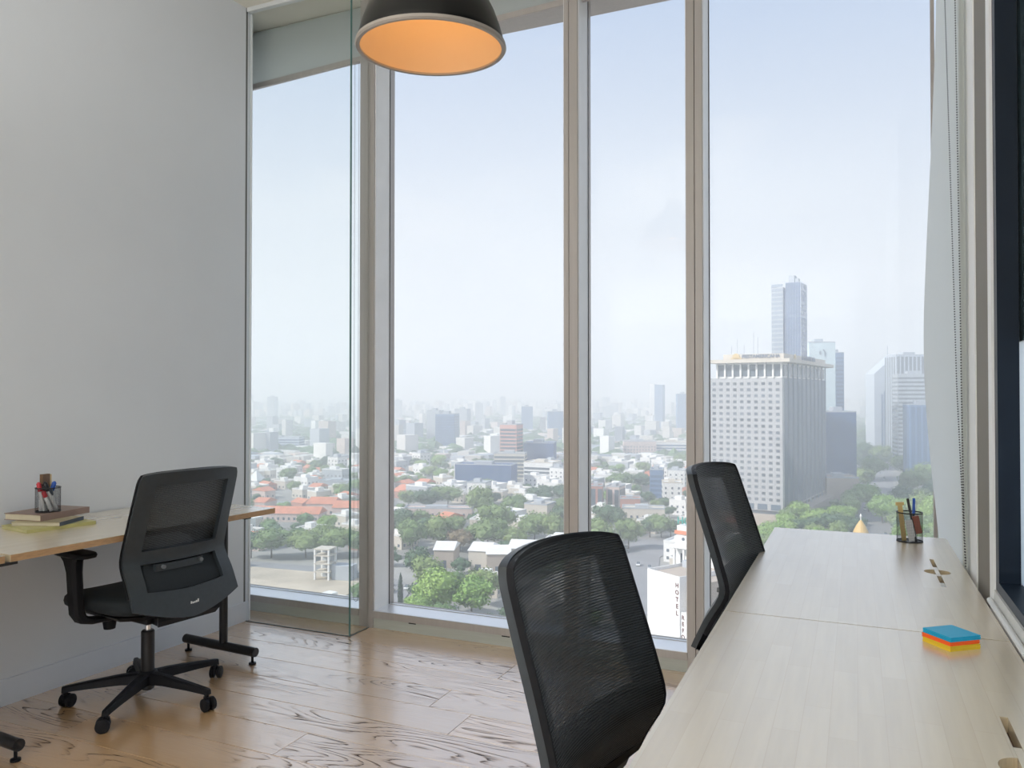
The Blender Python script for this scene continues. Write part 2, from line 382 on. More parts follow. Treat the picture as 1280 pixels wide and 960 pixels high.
def outline_slab(name, outer, holes, z0, z1, m, parent=None):
    """Flat slab from a 2D outline with holes (curve fill turned into a mesh)."""
    cu = bpy.data.curves.new(name, 'CURVE'); cu.dimensions = '2D'; cu.fill_mode = 'BOTH'; cu.extrude = (z1 - z0) / 2
    for poly in [outer] + holes:
        sp = cu.splines.new('POLY'); sp.points.add(len(poly) - 1); sp.use_cyclic_u = True
        for pt, q in zip(sp.points, poly): pt.co = (q[0], q[1], 0, 1)
    tmp = bpy.data.objects.new('tmp', cu); COL.objects.link(tmp)
    bpy.context.view_layer.update()
    me = bpy.data.meshes.new_from_object(tmp.evaluated_get(bpy.context.evaluated_depsgraph_get()))
    bpy.data.objects.remove(tmp); bpy.data.curves.remove(cu)
    me.name = name; me.polygons.foreach_set('use_smooth', [False] * len(me.polygons)); me.transform(Matrix.Translation((0, 0, (z0 + z1) / 2))); me.materials.clear()
    return link(name, me, m, parent)

def text_mesh(name, s, size, m, parent, mtx, depth=0.02, align='CENTER', bold=0.0):
    cu = bpy.data.curves.new(name, 'FONT'); cu.body = s; cu.size = size; cu.extrude = depth; cu.offset = bold; cu.align_x = align; cu.align_y = 'CENTER'
    tmp = bpy.data.objects.new('tmp', cu); COL.objects.link(tmp); bpy.context.view_layer.update()
    me = bpy.data.meshes.new_from_object(tmp.evaluated_get(bpy.context.evaluated_depsgraph_get()))
    bpy.data.objects.remove(tmp); bpy.data.curves.remove(cu)
    me.name = name; me.polygons.foreach_set('use_smooth', [False] * len(me.polygons)); me.transform(mtx); me.materials.clear()
    return link(name, me, m, parent)

# ================================================================== THE ROOM
HC = 3.455                                                  # ceiling height
def wall_x(y): return -3.143 - 0.035 * (3.44 - y)           # the left wall stands 2 degrees off square
YW, YG = 3.59, 3.745                                        # inner face of the window wall, plane of its glass

bm = bmesh.new(); bx(bm, -3.95, 0.62, -2.6, 3.80, -0.25, -0.013)
floor = fin(bm, 'floor', M['sub']); floor['kind'] = 'structure'
PW, PL = 0.197, 1.95
row0 = 2.583 - 26 * PW
joints = {27: -1.403, 28: -1.597, 30: -1.47}                # where the photograph shows plank ends
rngp = random.Random(5)
def plank_mesh(L):
    b = bmesh.new(); bx(b, -L / 2, L / 2, -PW / 2 + 0.0009, PW / 2 - 0.0009, -0.013, 0.0)
    bmesh.ops.bevel(b, geom=[e for e in b.edges if all(v.co.z > -0.001 for v in e.verts)], offset=0.0009, segments=1, affect='EDGES')
    me = bpy.data.meshes.new('plank'); b.to_mesh(me); b.free(); me.materials.append(M['plank']); return me
PM = {}
r_ = 0
while row0 + r_ * PW < 3.58:
    y0 = row0 + r_ * PW; yc = y0 + PW / 2
    if y0 + PW > 3.60: pass
    x = joints.get(r_ + 1, None)
    x = (x if x is not None else rngp.uniform(-3.0, -1.2))
    while x > -3.9: x -= PL
    while x < 0.6:
        a, b_ = max(x, -3.93), min(x + PL, 0.60)
        if b_ - a > 0.05:
            L = round(b_ - a - 0.0018, 4)
            if L not in PM: PM[L] = plank_mesh(L)
            o = link('plank', PM[L], None, floor); o.location = ((a + b_) / 2, yc, 0)
        x += PL
    r_ += 1

bm = bmesh.new(); bx(bm, -3.95, 0.62, -2.6, 4.0, HC, HC + 0.2)
fin(bm, 'ceiling', M['ceil'])['kind'] = 'structure'
bm = bmesh.new()
v = bx(bm, -3.3, -3.2, -2.6, 3.44, 0, HC)
for k, (yy, dx) in zip((0, 1, 2, 3, 4, 5, 6, 7), ((-2.6, -.12), (-2.6, 0), (3.44, 0), (3.44, -.12)) * 2): v[k].co.x = wall_x(yy) + dx; v[k].co.y = yy
wall_left = fin(bm, 'wall_left', M['wall']); wall_left['kind'] = 'structure'
bm = bmesh.new(); v = bx(bm, 0, 1, 0, 1, 0, 0.107)
for k, (yy, dx) in enumerate(((-2.59, 0.0), (-2.59, .009), (3.432, .009), (3.432, 0.0)) * 2): v[k].co.x = wall_x(yy) + dx; v[k].co.y = yy
fin(bm, 'baseboard_left', M['baseb'], bevel=0.003)['kind'] = 'structure'
o = box('trim_1', wall_x(3.44) - 0.125, wall_x(3.44) + 0.004, 3.441, 3.452, 0, HC, M['white_al']); o['kind'] = 'structure'
o = box('trim_2', wall_x(3.41) - 0.004, wall_x(3.41) + 0.0012, 3.404, 3.416, 0.108, HC, M['groove']); o['kind'] = 'structure'
box('wall_far_left', -3.95, -3.85, 3.0, 3.82, 0, HC, M['wall'], kind='structure')
box('wall_back', -3.95, 0.62, -2.72, -2.6, 0, HC, M['wall'], kind='structure')
box('wall_lobby', -3.95, -3.28, 2.94, 3.0, 0, HC, M['wall'], kind='structure')

# ---- window wall: posts, curb, glass
def post(n, x0, x1, split):
    t = bmesh.new(); bx(t, x0, split - 0.0025, YW + 0.006, 3.80, 0.0, HC); bx(t, split + 0.0025, x1, YW, 3.80, 0.0, HC); bx(t, split - 0.003, split + 0.003, YW + 0.02, 3.79, 0.0, HC)
    o_ = fin(t, 'trim_%d' % n, M['alu'], bevel=0.0015, seg=1); o_['kind'] = 'structure'
    return o_
post(3, -2.505, -2.410, -2.448)
post(4, -1.308, -1.236, -1.281)
post(5, -0.711, -0.637, -0.672)
bays = [(-3.85, -2.505), (-2.410, -1.308), (-1.236, -0.711), (-0.637, 0.325)]
for k, (x0, x1) in enumerate(bays):
    t = bmesh.new(); bx(t, x0, x1, YW, 3.80, 0.056, 0.091); w_ = fin(t, 'window_%d' % (k + 1), M['alu'], bevel=0.002, seg=1); w_['kind'] = 'structure'
    box('sill', x0, x1, YW + 0.004, YG + 0.02, 0.0912, 0.0935, M['sill'], w_)
    box('base_panel', x0, x1, YW + 0.008, 3.80, 0.0, 0.0545, M['base_al'], w_, bevel=0.0015)
    box('reveal', x0, x0 + 0.004, YW + 0.012, YG - 0.004, 0.0936, HC, M['white_al'], w_)
    box('reveal', x1 - 0.004, x1, YW + 0.012, YG - 0.004, 0.0936, HC, M['white_al'], w_)
    box('gasket', x0 + 0.004, x0 + 0.007, YG - 0.004, YG - 0.0005, 0.0936, HC, M['slot'], w_)
    box('gasket', x0 + 0.010, x1, YG - 0.004, YG - 0.0005, 0.0936, 0.0958, M['alu'], w_)
    box('pane', x0 + 0.004, x1 - 0.004, YG, YG + 0.012, 0.0936, HC, M['glass'], w_)
    if k == 1:
        for sx in (-2.167, -1.621): box('drain_slot', sx - 0.022, sx + 0.022, YW + 0.0065, YW + 0.010, 0.048, 0.053, M['slot'], w_)
o = box('trim_6', -3.95, 0.62, 3.77, 4.0, 3.31, HC + 0.15, M['alu']); o['kind'] = 'structure'          # slab edge outside, behind the blinds
o = box('trim_7', 0.298, 0.312, YG - 0.01, YG + 0.02, 0.0936, HC, M['alu']); o['kind'] = 'structure'     # slim glass corner post

# ---- right wall: window behind the blind, pale jamb, taupe pier, dark framed window
XR = 0.320
box('wall_right', XR, XR + 0.25, -2.6, 0.55, 0, HC, M['wall'], kind='structure')
t = bmesh.new(); bx(t, XR + 0.005, XR + 0.12, 2.868, 3.80, 0.0, 0.091); w5 = fin(t, 'window_5', M['alu']); w5['kind'] = 'structure'
box('pane', XR + 0.05, XR + 0.062, 2.868, 3.744, 0.0915, HC, M['glass'], w5)
o = box('trim_8', XR - 0.004, XR + 0.25, 2.612, 2.865, 0, HC, M['jamb'], bevel=0.002); o['kind'] = 'structure'
o = box('wall_pier', XR, XR + 0.25, 2.375, 2.610, 0, HC, M['taupe']); o['kind'] = 'structure'
o = box('trim_9', XR - 0.003, XR + 0.25, 2.316, 2.372, 0, HC, M['jamb'], bevel=0.002); o['kind'] = 'structure'
t = bmesh.new(); bx(t, XR + 0.002, XR + 0.05, 0.55, 0.62, 0.775, HC); bx(t, XR + 0.003, XR + 0.05, 2.27, 2.314, 0.775, HC)
bx(t, XR + 0.003, XR + 0.053, 0.62, 2.27, 0.775, 0.80)
w6 = fin(t, 'window_6', M['dark']); w6['kind'] = 'structure'
box('upper_pane', XR + 0.054, XR + 0.066, 0.62, 2.31, 1.402, HC, M['tealglass'], w6)
box('lower_pane', XR + 0.056, XR + 0.066, 0.62, 2.31, 0.80, 1.40, M['glass'], w6)
t = bmesh.new(); t.faces.new([t.verts.new((XR + 0.0545, y, z)) for y, z in ((0.62, 0.8005), (2.3115, 0.8005), (2.3115, 1.40), (0.62, 1.40))]); fin(t, 'frosted_film', M['frost'], w6)
box('ledge', XR - 0.002, XR + 0.25, 0.55, 2.314, 0.0, 0.774, M['alu_light'], w6, bevel=0.002)
t = bmesh.new(); tube(t, [(0.3110, 0.62, 0.7430), (0.3110, 2.33, 0.7430)], 0.0072, 12)
rail = fin(t, 'metal_rail', M['alu_light'], smooth=True)
tag(rail, 'thin round grey metal rail along the wall edge of the right-hand tables', 'rail')

# ---- glass partition closing the gap between the wall end and the first post
gp = thing('glass_partition', 'frameless greenish glass panel and return between the white wall end and the first window post', 'partition', (-2.436, 3.413, 0))
def pchild(name, x0, x1, y0, y1, z0, z1, m): return box(name, x0 + 2.436, x1 + 2.436, y0 - 3.413, y1 - 3.413, z0, z1, m, gp)
pchild('front_pane', -3.128, -2.4385, 3.408, 3.418, 0.004, 3.43, M['pglass'])
pchild('return_pane', -2.442, -2.432, 3.4205, 3.588, 0.004, 3.43, M['pglass'])
pchild('glass_edge', -2.4375, -2.4335, 3.4075, 3.4195, 0.004, 3.43, M['gedge'])
pchild('floor_channel', -3.135, -2.431, 3.4085, 3.4175, 0.0002, 0.0030, M['groove'])
pchild('floor_channel', -2.441, -2.433, 3.4180, 3.589, 0.0002, 0.0030, M['groove'])
pchild('head_channel', -3.135, -2.427, 3.400, 3.430, 3.431, HC - 0.0005, M['alu_light'])

# ================================================================== BLINDS
def beads(bm, pts, step=0.0065, r=0.0022):
    for a, b in zip(pts, pts[1:]):
        a, b = Vector(a), Vector(b); n_ = max(1, int((b - a).length / step))
        for i in range(n_): bmesh.ops.create_icosphere(bm, subdivisions=0 if False else 1, radius=r, matrix=Matrix.Translation(a.lerp(b, i / n_)))

def blind(label, x0, x1, zl, zr, chain_x=None, chain_bottom=None):
    t = thing('roller_blind', label, 'blind', (x0, 3.66, HC - 0.013))
    L = x1 - x0
    b = bmesh.new(); tube(b, [(0.01, 0, -0.012), (L - 0.01, 0, -0.012)], 0.022, 14); fin(b, 'roller', M['alu_light'], t, smooth=True)
    b = bmesh.new(); n_ = 12
    for i in range(n_):
        xa, xb = 0.008 + (L - 0.016) * i / n_, 0.008 + (L - 0.016) * (i + 1) / n_
        z = lambda x_: zl + (zr - zl) * x_ / L - HC + 0.013
        q = [b.verts.new(p) for p in ((xa, -0.0228, z(xa)), (xb, -0.0228, z(xb)), (xb, -0.0228, -0.002), (xa, -0.0228, -0.002))]; b.faces.new(q)
    fin(b, 'fabric', M['blind_top'], t)
    b = bmesh.new(); v_ = bx(b, 0.006, L - 0.006, -0.032, -0.014, -0.030, 0.0)
    for p in v_: p.co.z += zl + (zr - zl) * p.co.x / L - HC + 0.013
    fin(b, 'hem_bar', M['alu'], t, bevel=0.003)
    if chain_x is not None:
        b = bmesh.new(); cx = chain_x - x0; zb = chain_bottom - HC + 0.013
        pts = [(cx, -0.02, -0.02), (cx, -0.02, zb + 0.014)] + [(cx + 0.014 - 0.014 * math.cos(a), -0.02, zb + 0.014 - 0.014 * math.sin(a)) for a in (0.5, 1.0, 1.57, 2.1, 2.6)] + [(cx + 0.028, -0.02, zb + 0.014), (cx + 0.028, -0.02, -0.02)]
        for a, c in zip(pts, pts[1:]): beads(b, [a, c], 0.008, 0.0025)
        fin(b, 'bead_chain', M['bead'], t)['kind'] = 'stuff'
    return t
blind('grey roller blind pulled lowest, behind the glass partition beside the white wall', -3.80, -2.512, 3.106, 3.164, -2.572, 0.118)
blind('grey roller blind over the wide pane behind the pendant lamp', -2.404, -1.313, 3.198, 3.238)
blind('grey roller blind over the narrow pane right of the middle post, barely in view', -1.231, -0.716, 3.236, 3.246)

rb = thing('side_blind', 'long pale roller blind hanging full length at the right-hand wall, its far edge curling', 'blind', (0.31, 3.15, HC - 0.03))
b = bmesh.new(); tube(b, [(-0.0, 0.36, 0), (-0.0, -0.33, 0)], 0.012, 12); fin(b, 'roller', M['alu_light'], rb, smooth=True)
def bow(z):
    pts = [(0.60, 0.0), (0.74, 0.015), (1.06, 0.045), (1.30, 0.058), (1.47, 0.064), (1.885, 0.047), (2.4, 0.022), (2.84, 0.006), (3.5, 0.0)]
    for (a, fa), (c, fc) in zip(pts, pts[1:]):
        if z <= c:
            s = (z - a) / (c - a); s = s * s * (3 - 2 * s) if False else s; return fa + (fc - fa) * s
    return 0.0
def bows(z): return sum(bow(min(3.4, max(0.61, z + d))) for d in (-.18, -.12, -.06, 0, .06, .12, .18)) / 7
b = bmesh.new(); grid = []
for i in range(41):
    z = 0.62 + (3.42 - 0.62) * i / 40; row = []
    for j in range(13):
        s = j / 12; y = 2.735 + 0.775 * s
        row.append(b.verts.new((0.308 - bows(z) * s ** 2.2 * (0.45 if z < 0.8 and y < 3.31 else 1.0) - 0.31, y - 3.15, z - HC + 0.03)))
    grid.append(row)
for r0, r1 in zip(grid, grid[1:]):
    for j in range(12): b.faces.new((r0[j], r0[j + 1], r1[j + 1], r1[j]))
fin(b, 'fabric', M['blind'], rb, smooth=True)
for pts in (((0.300, 3.25, 3.40), (0.300, 3.18, 2.688), (0.300, 2.958, 1.57), (0.300, 2.909, 1.304), (0.300, 2.769, 0.907), (0.3035, 2.745, 0.737)),
            ((0.300, 2.93, 3.40), (0.300, 2.873, 2.545), (0.300, 2.799, 1.553), (0.300, 2.785, 1.29), (0.300, 2.752, 0.907), (0.3035, 2.743, 0.737))):
    b = bmesh.new(); beads(b, [(p[0], p[1] - 3.15 + 3.15 - 3.15, p[2] - HC + 0.03) if False else (p[0] - 0.31, p[1] - 3.15, p[2] - HC + 0.03) for p in pts], 0.0085, 0.0026)
    fin(b, 'bead_chain', M['bead'], rb)['kind'] = 'stuff'

# ================================================================== PENDANT LAMP
lamp = thing('pendant_lamp', 'black dome pendant lamp glowing orange inside, hanging before the wide window pane', 'lamp', (-1.176, 2.058, 2.318))
TILT = Matrix.Rotation(R(3.0), 4, Vector((0.9, 0.4, 0)))
out = [(0.221, 0.004), (0.2235, 0.012), (0.219, 0.03), (0.209, 0.065), (0.192, 0.11), (0.168, 0.155), (0.135, 0.195), (0.095, 0.222), (0.062, 0.235), (0.055, 0.245), (0.05, 0.30), (0.03, 0.315), (0.008, 0.318)]
b = bmesh.new(); lathe(b, out, 64, TILT); fin(b, 'shade', M['lamp_out'], lamp, smooth=True)
inn = [(0.216, 0.004), (0.214, 0.03), (0.204, 0.063), (0.187, 0.106), (0.163, 0.150), (0.131, 0.189), (0.092, 0.215), (0.058, 0.228), (0.02, 0.232)]
b = bmesh.new(); lathe(b, inn, 64, TILT); fin(b, 'inner_shade', M['lamp_in'], lamp, smooth=True)
b = bmesh.new(); rings = lathe(b, [(0.214, 0.006), (0.214, 0.0), (0.225, -0.001), (0.2285, 0.004), (0.2265, 0.013), (0.2215, 0.014)], 64, TILT); fin(b, 'rim', M['lamp_rim'], lamp, smooth=True)
b = bmesh.new(); tube(b, [TILT @ Vector((0, 0, 0.31)), (0, 0, HC - 2.318 - 0.02)], 0.0035, 8); fin(b, 'cord', M['black'], lamp, smooth=True)
b = bmesh.new(); lathe(b, [(0.055, HC - 2.318 - 0.001), (0.055, HC - 2.318 - 0.02), (0.02, HC - 2.318 - 0.028)], 24, close=True); fin(b, 'canopy', M['lamp_out'], lamp, smooth=True)
b = bmesh.new(); bmesh.ops.create_uvsphere(b, u_segments=16, v_segments=10, radius=0.024, matrix=TILT @ Matrix.Translation((0, 0, 0.192))); fin(b, 'bulb', M['lamp_in'], lamp, smooth=True)
pl = bpy.data.lights.new('lamp_light', 'POINT'); pl.energy = 0.62; pl.shadow_soft_size = 0.05; pl.color = (1.0, 0.55, 0.18)
po = bpy.data.objects.new('lamp_light', pl); COL.objects.link(po); po.parent = lamp; po.location = TILT @ Vector((0, 0, 0.095))

# ================================================================== TABLES
def slot_outline(cx, cy, r=0.036, w=0.0062, L=0.198):
    a = math.asin(w / r); pts = [(cx + w, cy + L), (cx - w, cy + L)]
    for k in range(13): t_ = math.pi / 2 + a + (math.pi - 2 * a) * k / 12; pts.append((cx + r * math.cos(t_), cy + r * math.sin(t_)))
    pts += [(cx - w, cy - L), (cx + w, cy - L)]
    for k in range(13): t_ = -math.pi / 2 + a + (math.pi - 2 * a) * k / 12; pts.append((cx + r * math.cos(t_), cy + r * math.sin(t_)))
    return pts

def table_leg(parent, x0, x1, y, px, top=0.7095):
    """T leg: post, foot bar with two levelling pads, top arm."""
    b = bmesh.new(); tube(b, [(px, y, 0.075), (px, y, top - 0.03)], 0.020, 14); leg = fin(b, 'leg', M['steel'], parent, smooth=True)
    b = bmesh.new(); tube(b, [(x0, y, 0.058), (x1, y, 0.058)], 0.0215, 16); fin(b, 'foot_bar', M['steel'], leg, smooth=True)
    for x in (x0 + 0.02, x1 - 0.02):
        b = bmesh.new(); lathe(b, [(0.017, 0.0), (0.017, 0.008), (0.006, 0.010), (0.006, 0.037)], 14, Matrix.Translation((x, y, 0)), close=True); fin(b, 'levelling_pad', M['black'], leg, smooth=True)
    box('arm', x0 + 0.03, x1 - 0.05, y - 0.018, y + 0.018, top - 0.03, top, M['steel'], leg)

def right_table(label, y0, y1, cy):
    t = thing('work_table', label, 'table', (0, (y0 + y1) / 2, 0))
    oy = (y0 + y1) / 2
    top = outline_slab('tabletop', [(-0.302, y0 - oy), (0.303, y0 - oy), (0.303, y1 - oy), (-0.302, y1 - oy)], [slot_outline(0.221, cy - oy)], 0.710, 0.735, M['desk'], t)
    box('cable_tray', 0.165, 0.277, cy - oy - 0.22, cy - oy + 0.22, 0.690, 0.7095, M['brown'], t)
    box('slot_cover', 0.2152, 0.2268, cy - oy - 0.055, cy - oy + 0.075, 0.7096, 0.7345, M['desk'], t)
    box('slot_cover', 0.2152, 0.2268, cy - oy - 0.197, cy - oy - 0.13, 0.7096, 0.731, M['alu_light'], t)
    table_leg(t, -0.22, 0.26, y0 - oy + 0.10, 0.02); table_leg(t, -0.22, 0.26, y1 - oy - 0.10, 0.02)
    return t
right_table('pale maple work table at the right, its far end against the window', 1.987, 3.308, 2.673)
right_table('pale maple work table nearest the camera at the right', 0.660, 1.983, 1.322)

def left_table(label, x, y, rz, L, legs):
    t = thing('work_table', label, 'table', (x, y, 0), rz)
    b = bmesh.new(); bx(b, -0.62, 0, -L, 0, 0.7105, 0.735); o_ = fin(b, 'tabletop', M['desk'], t, bevel=0.0015, seg=1)
    box('front_edge', -0.0005, 0.0012, -L + 0.001, -0.001, 0.7112, 0.7340, M['edge'], t)
    for ly in legs: table_leg(t, -0.545, -0.075, ly, -0.285)
    return t
left_table('light wood work table along the white wall, carrying the books and the full pen cup', -2.51, 2.922, R(-3.4), 1.213, (-0.045, -1.135))
lt2 = left_table('light wood work table cut off at the lower left of the view', -2.5835, 1.694, R(-2.0), 1.25, (-0.50, -1.15))
box('joining_bracket', -0.09, -0.004, -0.03, 0.045, 0.700, 0.7098, M['steel'], lt2)

# ================================================================== TASK CHAIRS
def lerp_tab(tab, v):
    for a, c in zip(tab, tab[1:]):
        if v <= c[0]:
            s = (v - a[0]) / (c[0] - a[0]); return [p + (q - p) * s for p, q in zip(a[1:], c[1:])]
    return list(tab[-1][1:])
#            v     z      x_edge   half width  hollow
BACK = [(-.05, .415, -.252, .232, .030), (0.0, .44, -.245, .234, .030), (0.16, .525, -.205, .231, .030), (0.27, .582, -.168, .228, .030), (0.33, .613, -.157, .226, .032), (0.39, .640, -.161, .225, .034),
        (0.55, .735, -.190, .222, .040), (0.78, .855, -.229, .219, .045), (1.0, .960, -.262, .215, .048), (1.1, 1.01, -.28, .213, .048)]
def back_pt(u, v, off=0.0):
    acc = [0, 0, 0, 0]
    for d in (-.03, 0, .03):
        for i, q in enumerate(lerp_tab(BACK, v + d)): acc[i] += q / 3
    z, x, w, c = acc
    k = 1 - u * u
    x -= c * k
    z -= 0.062 * (1 - abs(u) ** 1.5) * max(0.0, 1 - v / 0.16) if v < 0.16 else 0.0
    z += (0.009 * k - 0.007 * u ** 8) * max(0.0, (v - 0.6) / 0.4)
    if v > 0.93: w -= 0.010 * ((v - 0.93) / 0.07) ** 2
    return Vector((x + off, u * w, z))

def make_chair(label, group=None):
    t = thing('task_chair', label, 'chair', (0, 0, 0), 0, group)
    us = [-1, -.97, -.93, -.86, -.79, -.73, -.6, -.45, -.3, -.15, 0, .15, .3, .45, .6, .73, .79, .86, .93, .97, 1]
    vs = [0, .04, .08, .12, .16, .20, .25, .30, .345, .385, .42, .47, .53, .6, .67, .74, .80, .86, .90, .93, .965, .985, 1.0]
    def fmask(u, v): return abs(u) > 0.73 or v > 0.90 or v < 0.12 or 0.30 < v < 0.42
    # F(u, v): normal of (d/du x d/dv) points forward (+x)
    b = bmesh.new(); shell(b, lambda u, v: back_pt(u, v, -0.013), us, vs, fmask, 0.016)
    fr = fin(b, 'back_frame', M['graph'], t, smooth=True, bevel=0.0025)
    b = bmesh.new(); shell(b, lambda u, v: back_pt(u, v, 0.0), us, vs, lambda u, v: v > 0.08, 0.003)
    fin(b, 'back_mesh', M['fmesh'], t, smooth=True)
    b = bmesh.new(); shell(b, lambda u, v: back_pt(u, v, 0.001), us, vs, lambda u, v: v > 0.08 and (abs(u) > 0.97 or v > 0.985 or v < .12), 0.0125)
    fin(b, 'mesh_border', M['black'], t, smooth=True)
    b = bmesh.new(); shell(b, lambda u, v: back_pt(u, v, -0.0045), us, vs, lambda u, v: .12 < v < .30 and abs(u) < .73, 0.006)
    fin(b, 'lumbar_pad', M['seatf'], t, smooth=True)
    b = bmesh.new(); seg = [back_pt(-.42 + .92 * i / 8, 0.272, -0.022) for i in range(9)]
    for a, c in zip(seg, seg[1:]):
        q = [b.verts.new(p) for p in (a + Vector((.008, 0, -.015)), a + Vector((-.008, 0, -.015)), a + Vector((-.008, 0, .012)), a + Vector((.008, 0, .012)),
                                      c + Vector((.008, 0, -.015)), c + Vector((-.008, 0, -.015)), c + Vector((-.008, 0, .012)), c + Vector((.008, 0, .012)))]
        for f in ((0, 1, 2, 3), (7, 6, 5, 4), (0, 4, 5, 1), (1, 5, 6, 2), (2, 6, 7, 3), (3, 7, 4, 0)): b.faces.new([q[k] for k in f])
    lb = fin(b, 'lumbar_bar', M['graph'], t)
    for u in (-.36, .38):
        p = back_pt(u, 0.275, -0.035); b = bmesh.new(); tube(b, [p + Vector((.004, 0, 0)), p + Vector((-.008, 0, 0))], 0.0075, 14); fin(b, 'knob', M['knobgrey'], lb, smooth=True)
    b = bmesh.new()
    for k in range(5):
        p0 = back_pt(0.02 - 0.034 * k, 0.06, -0.0312); h = (0.0045, 0.003, 0.003, 0.0038, 0.006)[k]
        bx(b, p0.x - 0.0012, p0.x + 0.001, p0.y - 0.0026, p0.y + 0.0026, p0.z - 0.003, p0.z - 0.003 + 2 * h)
    fin(b, 'logo', M['mark'], fr)
    # seat cushion
    b = bmesh.new(); rings = []
    for sc, z in ((0.82, .392), (0.93, .395), (0.985, .408), (1.0, .425), (0.985, .442), (0.94, .453), (0.80, .459), (0.4, .456)):
        ring = []
        for k in range(48):
            a = 2 * math.pi * k / 48; ca, sa = math.cos(a), math.sin(a); e_ = 2 / 4.2
            x = 0.245 * math.copysign(abs(ca) ** e_, ca) * sc; y = 0.245 * math.copysign(abs(sa) ** e_, sa) * sc * (1 - 0.05 * (x < 0) * abs(x) / .25)
            ring.append(Vector((x + 0.045, y, z - 0.030 * max(0, x / 0.245) ** 3 + 0.010 * (abs(y) / .245) ** 2)))
        rings.append(ring)
    loft(b, rings); fin(b, 'seat', M['seatf'], t, smooth=True)
    b = bmesh.new(); loft(b, [[Vector((0.03 + sx * hx, sy * hy, z)) for sx, sy in ((-1, -.7), (-.7, -1), (.7, -1), (1, -.7), (1, .7), (.7, 1), (-.7, 1), (-1, .7))] for hx, hy, z in ((0.16, 0.15, .362), (0.20, 0.19, .375), (0.215, 0.21, .394))])
    fin(b, 'seat_pan', M['black'], t, bevel=0.004)
    # tilt mechanism and the arm that carries the back
    b = bmesh.new(); loft(b, [[Vector((x + cx, y, z)) for x, y in ((-hx, -hy), (hx, -hy), (hx, hy), (-hx, hy))] for cx, hx, hy, z in ((0.0, .06, .045, .318), (0.0, .11, .075, .335), (0, .13, .085, .365))])
    mech = fin(b, 'tilt_mechanism', M['black'], t, bevel=0.006)
    b = bmesh.new(); tube(b, [(-.03, -.08, .345), (-.06, -.20, .338)], 0.007, 10); kn = fin(b, 'lever', M['black'], mech, smooth=True)
    b = bmesh.new(); tube(b, [(-.10, -.08, .350), (-.10, -.150, .350), (-.10, -.152, .350), (-.10, -.178, .350)], [0.006, 0.006, 0.021, 0.023], 16); fin(b, 'tension_knob', M['chrome'], mech, smooth=True)
    b = bmesh.new(); lathe(b, [(0.004, -.03), (0.022, -.026), (0.026, 0.0), (0.022, .026), (0.004, .03)], 14, Matrix.Translation((.06, .13, .335)), close=True); fin(b, 'lever_grip', M['black'], mech, smooth=True)
    b = bmesh.new()
    loft(b, [[Vector((x, y, z)) for y, z in ((-w, z0), (w, z0), (w, z1), (-w, z1))] for x, w, z0, z1 in ((-.08, .05, .335, .365), (-.19, .085, .345, .375), (-.262, .13, .362, .398), (-.278, .14, .385, .425))])
    fin(b, 'back_arm', M['black'], t, bevel=0.004)
    # armrests
    for s in (1, -1):
        b = bmesh.new(); rings = []
        for z, g in ((.640, .80), (.645, .96), (.655, 1.0), (.662, .95), (.664, .82)):
            rings.append([Vector((0.045 + 0.125 * math.copysign(abs(math.cos(a)) ** .5, math.cos(a)) * g, s * .285 + 0.040 * math.copysign(abs(math.sin(a)) ** .6, math.sin(a)) * g, z)) for a in [2 * math.pi * k / 28 for k in range(28)]])
        loft(b, rings); ar = fin(b, 'armrest', M['black'], t, smooth=True)
        b = bmesh.new(); path = [(0.05, .287, .641, .062, .026), (0.045, .287, .622, .040, .024), (0.035, .288, .58, .030, .021), (0.02, .290, .47, .030, .020), (0.016, .288, .425, .030, .020), (0.012, .275, .400, .030, .018), (0.005, .245, .388, .032, .012), (0.0, .17, .382, .034, .008)]
        rings = []
        for i, (x, y, z, hx, hy) in enumerate(path):
            a = path[max(i - 1, 0)]; c = path[min(i + 1, len(path) - 1)]
            tg = Vector((0, s * (c[1] - a[1]), c[2] - a[2])).normalized(); nn = Vector((0, -tg.z, tg.y)); cpt = Vector((x, s * y, z))
            rings.append([cpt + Vector((hx * px, 0, 0)) + nn * hy * py for px, py in ((-1, -.5), (-.7, -1), (.7, -1), (1, -.5), (1, .5), (.7, 1), (-.7, 1), (-1, .5))])
        loft(b, rings); fin(b, 'arm_post', M['black'], ar, smooth=True)
    return t

